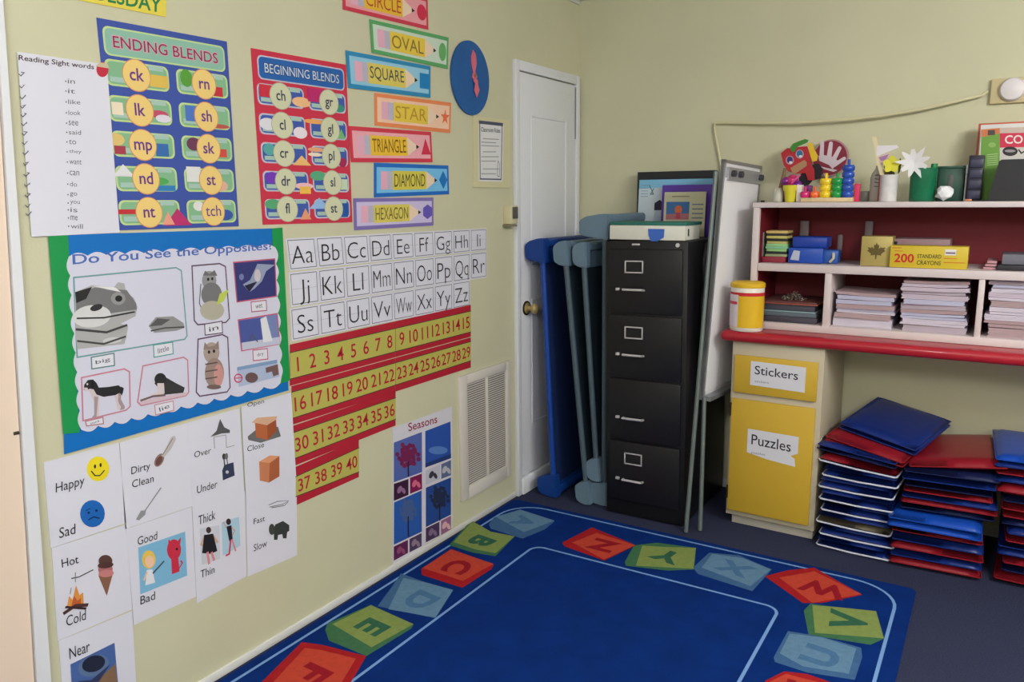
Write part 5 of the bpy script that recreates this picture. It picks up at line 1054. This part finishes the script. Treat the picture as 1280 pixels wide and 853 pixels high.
t = thing('drawer_tower', 'small navy stacked drawer unit left of the tall books', 'drawer unit', ((xa+xb)/2, y, TT)); nv = mat('navy_plastic', (54, 54, 80), .4)
b = MB(); b.box((xa, y+.006, TT), (xb, y+.12, zt), mat('navy_dark', (36, 34, 50), .5), .003); b.build('frame', t)
for k_ in range(4):
    z = lerp(TT+.004, zt-.01, k_/4); b = MB(); b.box((xa+.004, y, z+.003), (xb-.002, y+.02, z+(zt-TT)/4-.006), nv, .004); b.build('drawer', t)
b = MB(); b.box((xat(1199, y), y-.004, zat(222, y)), (xa-.001, y+.02, zat(211, y)), mat('grey_clip', (120, 124, 124), .4), .002); b.box((xat(1199.5, y), y+.004, TT), (xat(1201, y), y+.012, zat(212, y)), mat('grey_clip', (120, 124, 124), .4)); simple('metal_clip', 'grey clip against the navy drawer unit', 'clip', b)
# tall books
k9 = K(1170, 90, 5.02)
y = -.10; f_ = BW(y); q9 = lambda f_, l: [f_.px(k9(*p)) for p in l]
xa = f_.px(k9(268, 325))[0]; zt = f_.px(k9(400, 318))[1]
b = MB(); b.box((xa, y, TT), (xa+.34, y+.02, zt), mat('orange_red_cover', (200, 92, 70), .5), .002); b.box((xa+.008, y-.006, TT), (xa+.34, y, zt-.006), mat('white_page_block', (222, 220, 222), .7), .001)
simple('picture_book', 'orange red large book with white page edges at the back', 'book', b)
y = -.15; f_ = BW(y); xa = f_.px(k9(262, 600))[0]; zt = f_.px(k9(400, 350))[1]
t = thing('workbook', 'tall green and pink workbook with white letters CO at right edge', 'book', (xa+.15, y, TT))
b = MB(); b.box((xa, y, TT), (xa+.30, y+.012, zt), mat('workbook_white', (214, 216, 206), .5), .001); b.build('book_block', t)
Q = lambda l: q9(f_, l)
b = MB(); b.uvpoly(f_, [Q([(285, 410)])[0], Q([(400, 385)])[0], (Q([(400, 800)])[0][0], TT+.002), (Q([(270, 800)])[0][0], TT+.002)], .0006, ink(110, 158, 70)); b.uvpoly(f_, Q([(400, 385), (640, 380), (640, 470), (400, 475)]), .0008, ink(206, 54, 84)); b.uvpoly(f_, Q([(285, 362), (400, 352), (400, 385), (285, 410)]), .0007, ink(206, 120, 80)); b.uvpoly(f_, Q([(325, 366), (370, 364), (370, 395), (325, 398)]), .001, ink(80, 72, 70)); b.uvpoly(f_, Q([(400, 352), (640, 345), (640, 380), (400, 385)]), .0007, ink(200, 180, 170))
b.uvpoly(f_, Q([(400, 475), (640, 470), (640, 800), (400, 800)]), .0006, ink(204, 200, 196))
b.uvpoly(f_, [f_.px(k9(465+48*math.cos(a_*.3), 498+30*math.sin(a_*.3))) for a_ in range(21)], .0011, ink(50, 46, 50)); b.uvpoly(f_, [f_.px(k9(465+34*math.cos(a_*.3), 496+9*math.sin(a_*.3))) for a_ in range(21)], .0014, ink(150, 146, 150))
for k_ in range(6): b.line(f_, Q([(322, 520+13*k_), (385, 514+13*k_)]), .003, .001, ink(170, 200, 140), uv=True)
b.uvpoly(f_, [f_.px(k9(352+24*math.cos(a_*.3), 458+16*math.sin(a_*.3))) for a_ in range(21)], .001, ink(140, 180, 100)); b.line(f_, Q([(520, 490), (535, 510), (552, 500), (560, 505)]), .005, .001, ink(60, 54, 60), uv=True)
b.build('cover_print', t)
b = MB(); b.text(f_, 'CO', *Q([(432, 452), (545, 450), (432, 398)]), .0016, ink(232, 222, 222), .02, uv=True); b.build('title', t)
y = -.30; f_ = BW(y); q = [f_.px(k9(*p)) for p in [(325, 800), (372, 640), (395, 562), (412, 550), (640, 545)]]
pts = [(q[0][0], TT+.004), q[1], q[2], q[3], (q[4][0], q[3][1]), (q[4][0]+.02, TT+.004)]
t = thing('document_stand', 'black tapered document stand in front of the tall books', 'stand', ((pts[0][0]+pts[-1][0])/2, y, TT)); bk = mat('black_plastic', (30, 30, 36), .5)
b = MB(); b.slab(f_, pts, -.08, 0, bk); b.build('stand_body', t); b = MB(); b.box((pts[0][0]-.05, y-.01, TT), (pts[-1][0]+.02, y+.09, TT+.004), bk, .001); b.build('foot_plate', t)
y = -.34; b = MB(); b.box((xat(1201, y), y, TT), (xat(1210, y), y+.012, TT+.009), mat('orange_eraser', (196, 130, 100), .6), .003); simple('eraser', 'tiny orange eraser in front of the navy drawer unit', 'eraser', b)
b = MB(); b.lathe([(0, 0), (.009, 0), (.009, .008), (0, .009)], (xat(951, -.33), -.33, TT), M_black, 12); simple('bottle_cap', 'tiny dark cap on the left end of the bookcase top', 'cap', b)

# wall cable and plate
def ZW(px, py, y): u, v = bx(px, py, y); return (u, y, v)
pc = mat('painted_cable', (214, 208, 172), .55)
b = MB(); raw = [(1234, 115, -.008), (1228, 119, -.03), (1190, 128, -.045), (1150, 137, -.05), (1100, 145, -.05), (1060, 149.5, -.05), (1000, 153.5, -.045), (950, 154, -.035), (905, 153.5, -.02), (894, 154, -.014), (893, 160, -.012), (896, 178, -.012), (901, 205, -.012), (903, 230, -.012)]
b.tube([ZW(*p) for p in raw], .0065, pc, 8); tag(b.build('wall_cable'), 'painted cable sagging across the back wall above the bookcase', 'cable')
a = bx(1237, 131, 0); c = bx(1237, 100, 0)
t = thing('wall_box', 'beige wall plate with a white round knob at right edge', 'wall plate', (a[0]+.1, -.01, a[1]))
b = MB(); b.box((a[0], -.022, a[1]), (a[0]+.24, -.0005, c[1]), mat('beige_plate', (206, 192, 150), .55), .003); b.build('plate', t)
q = bx(1265.5, 112, -.02); b = MB(); b.lathe([(0, 0), (.046, 0), (.046, .012), (.04, .022), (.02, .027), (0, .028)], (0, 0, 0), mat('white_knob_plastic', (224, 218, 222), .4), 28); b.xf(Matrix.Translation((q[0], -.022, q[1])) @ Matrix.Rotation(math.radians(90), 4, 'X')); b.build('round_knob', t)

# ------------------------------------------------------------------ nap mats
vb = mat('blue_vinyl', (20, 44, 118), .36, var=.06, scale=5, bump=.25, bscale=18, coat=.15); vbb = mat('bright_blue_vinyl', (22, 74, 178), .34, bump=.25, bscale=18, coat=.15); vr = mat('red_vinyl', (140, 26, 40), .38, bump=.25, bscale=18, coat=.15); vn = mat('navy_vinyl', (20, 30, 74), .38, bump=.25, bscale=18, coat=.15); wp = mat('white_piping', (206, 210, 230), .4)
def cushion(w_, d_, h, z0, seed, m, sag=.006):
    """soft vinyl panel: rounded, puffed, with slumped edges"""
    rnd = random.Random(seed); bm_ = bmesh.new(); nx, ny = 12, 12
    top = {}; bot = {}
    ph = rnd.random()*6
    for i in range(nx+1):
        for j in range(ny+1):
            fx, fy = i/nx*2-1, j/ny*2-1
            e = max(abs(fx), abs(fy)); edge = max(0, (e-.86)/.14)
            prof = (1-edge**3)**.5*.5 if edge < 1 else .0
            x = fx*w_/2; y_ = fy*d_/2
            if abs(fx) > .99 and abs(fy) > .99: x *= .985; y_ *= .985
            wv = sag*(math.sin(fx*2.1+ph)*.6+math.sin(fy*2.7+ph*1.7)*.5)*.5
            top[i, j] = bm_.verts.new((x, y_, z0+h*.5+h*prof+wv)); bot[i, j] = bm_.verts.new((x, y_, z0+h*.5-h*prof+wv*.6))
    for i in range(nx):
        for j in range(ny):
            bm_.faces.new((top[i, j], top[i+1, j], top[i+1, j+1], top[i, j+1])); bm_.faces.new((bot[i, j+1], bot[i+1, j+1], bot[i+1, j], bot[i, j]))
    for i in range(nx):
        bm_.faces.new((bot[i, 0], bot[i+1, 0], top[i+1, 0], top[i, 0])); bm_.faces.new((top[i, ny], top[i+1, ny], bot[i+1, ny], bot[i, ny]))
    for j in range(ny):
        bm_.faces.new((top[0, j], top[0, j+1], bot[0, j+1], bot[0, j])); bm_.faces.new((bot[nx, j], bot[nx, j+1], top[nx, j+1], top[nx, j]))
    bmesh.ops.recalc_face_normals(bm_, faces=list(bm_.faces))
    return MB().bm(bm_, m, True), ph, sag
def nap_mat(label, group, loc, rz, w_, d_, h, cols, piping=None, seed=0, tilt=(0, 0)):
    t = thing('nap_mat', label, 'nap mat', loc, group, local=True); t.rotation_euler = (math.radians(tilt[0]), math.radians(tilt[1]), math.radians(rz))
    n = len(cols); z = 0
    for k_, m in enumerate(cols):
        hk = h/n; b, ph, sg = cushion(w_-.004*k_, d_, hk*.99, z, seed*7+k_, m, .004); o = b.build('panel', t, edge=False)
        z += hk
    if piping:
        b = MB(); zz = .009; pts = [(-w_/2, d_/2*.9, zz), (-w_/2-.001, -d_/2*.97, zz), (-w_/2*.96, -d_/2-.002, zz), (0, -d_/2-.003, zz-.003), (w_/2*.96, -d_/2-.002, zz), (w_/2+.001, -d_/2*.97, zz), (w_/2, d_/2*.9, zz)]
        b.tube(pts, .0038, piping, 6); b.build('piping', t)
    if not piping:                                # sewn edge round the front and sides
        for k_, m in enumerate(cols):
            zz = h/n*(k_+.5); pts = [(-w_/2+.001, d_/2*.95, zz), (-w_/2+.002*k_, -d_/2*.97, zz), (-w_/2*.97, -d_/2, zz), (w_/2*.97, -d_/2, zz), (w_/2-.002*k_, -d_/2*.97, zz), (w_/2-.001, d_/2*.95, zz)]
            b = MB(); b.tube(pts, .0028, m, 6); b.build('sewn_edge', t)
    return t
words_ = ['lowest', 'second', 'third', 'fourth', 'fifth', 'sixth', 'seventh', 'eighth', 'ninth', 'tenth', 'eleventh']
# left stack
GL = 'nap mats in the left stack'; z = .004; D = .46; yc = -.515+D/2
lx = 1.565
for k_ in range(7):
    h = (.050, .050, .054, .050, .048, .052, .052)[k_]; ox_ = (0, .004, -.004, .004, .0, -.006, .012)[k_]; oy_ = (0, .006, .002, .01, -.004, .006, .0)[k_]
    nap_mat('%s nap mat with white piping, %s' % ('blue and beige' if k_ == 2 else 'blue vinyl', ('%s from the floor in the left stack' % words_[k_]) if k_ else 'lowest in the left stack'), GL, (lx+ox_, yc+oy_, z), (-3, -2, -4, -2, -3, -3.5, -5)[k_], .285, D, h, [mat('beige_vinyl', (110, 102, 84), .5), vb] if k_ == 2 else [vb, vb], wp, k_); z += h+.001
zs = z
nap_mat('red vinyl nap mat just above the white piped blue mats', GL, (lx+.005, yc, z), -6, .30, D, .034, [vr], wp, 21, (0, 3)); z += .042
nap_mat('navy vinyl nap mat below the two tilted mats of the left stack', GL, (lx+.01, yc, z), -10, .31, D, .036, [vn, vb], None, 22, (0, 4)); z += .046
nap_mat('red vinyl nap mat tilted under the topmost dark blue mat', GL, (lx+.05, yc+.02, z), -14, .32, D-.02, .034, [vr, vr], None, 23, (8, 8)); z += .037
nap_mat('dark blue nap mat lying tilted, topmost of the left stack', GL, (lx+.085, yc+.045, z), -16, .315, D-.1, .04, [vb, vb], None, 24, (9, 9))
# middle stack
GM = 'nap mats in the middle stack'; z = .004; mx = 1.845; D = .44; yc = -.53+D/2
seq = [('maroon and blue', [vr, vb], .062, .318, 0, 0), ('red and blue', [vr, vb], .066, .318, .004, 0), ('red topped', [vr], .036, .312, .0, .005), ('bright blue', [vbb, vbb], .062, .322, -.006, -.04),
       ('navy', [vn], .03, .32, .022, .02), ('maroon and blue striped', [vr, vb], .044, .325, .03, .01), ('red and navy', [vr, vn], .046, .30, .02, .015), ('pale edged blue', [vb], .034, .315, .016, .006), ('wide navy', [vn], .03, .32, .02, .0), ('red', [vr], .04, .33, .04, .02)]
for k_, (nm, cs, h, w_, ox_, oy_) in enumerate(seq):
    lab = '%s vinyl nap mat, %s' % (nm, ('%s from the floor in the middle stack' % words_[k_]) if 0 < k_ < len(seq)-1 else ('lowest in the middle stack' if k_ == 0 else 'topmost of the middle stack'))
    nap_mat(lab, GM, (mx+ox_, yc+oy_, z), (3, 2, 2, 1, 3, 2, 3, 4, 5, 5)[k_], w_, D, h, cs, None, 40+k_, (0, -7) if k_ == len(seq)-1 else (0, 0)); z += h+.001
# right stack
GR = 'nap mats in the right stack'; z = .004; qx = 2.235; yc = -.50+D/2
seq = [('red', [vr], .04), ('red and navy', [vn, vr], .062), ('blue', [vb, vb], .06), ('red and blue', [vr, vb], .062), ('navy', [vn, vr], .056), ('red edged navy', [vr, vn], .062), ('red', [vr], .044), ('blue and red', [vb, vr], .058), ('dark blue', [vb, vbb], .05)]
for k_, (nm, cs, h) in enumerate(seq):
    lab = '%s vinyl nap mat, %s at right edge' % (nm, ('%s from the floor in the stack' % words_[k_]) if 0 < k_ < len(seq)-1 else ('lowest in the stack' if k_ == 0 else 'topmost of the stack'))
    nap_mat(lab, GR, (qx+(.006 if k_ % 2 else -.006)-(.05 if k_ > 6 else .02 if k_ > 4 else 0), yc+(.008 if k_ % 3 else -.004), z), (-2, 1, -1, 2, 0, 1, -2, 1, 2)[k_], .33, D, h, cs, None, 60+k_); z += h+.001
for o in bpy.data.objects:
    if '_o' in o: del o['_o']
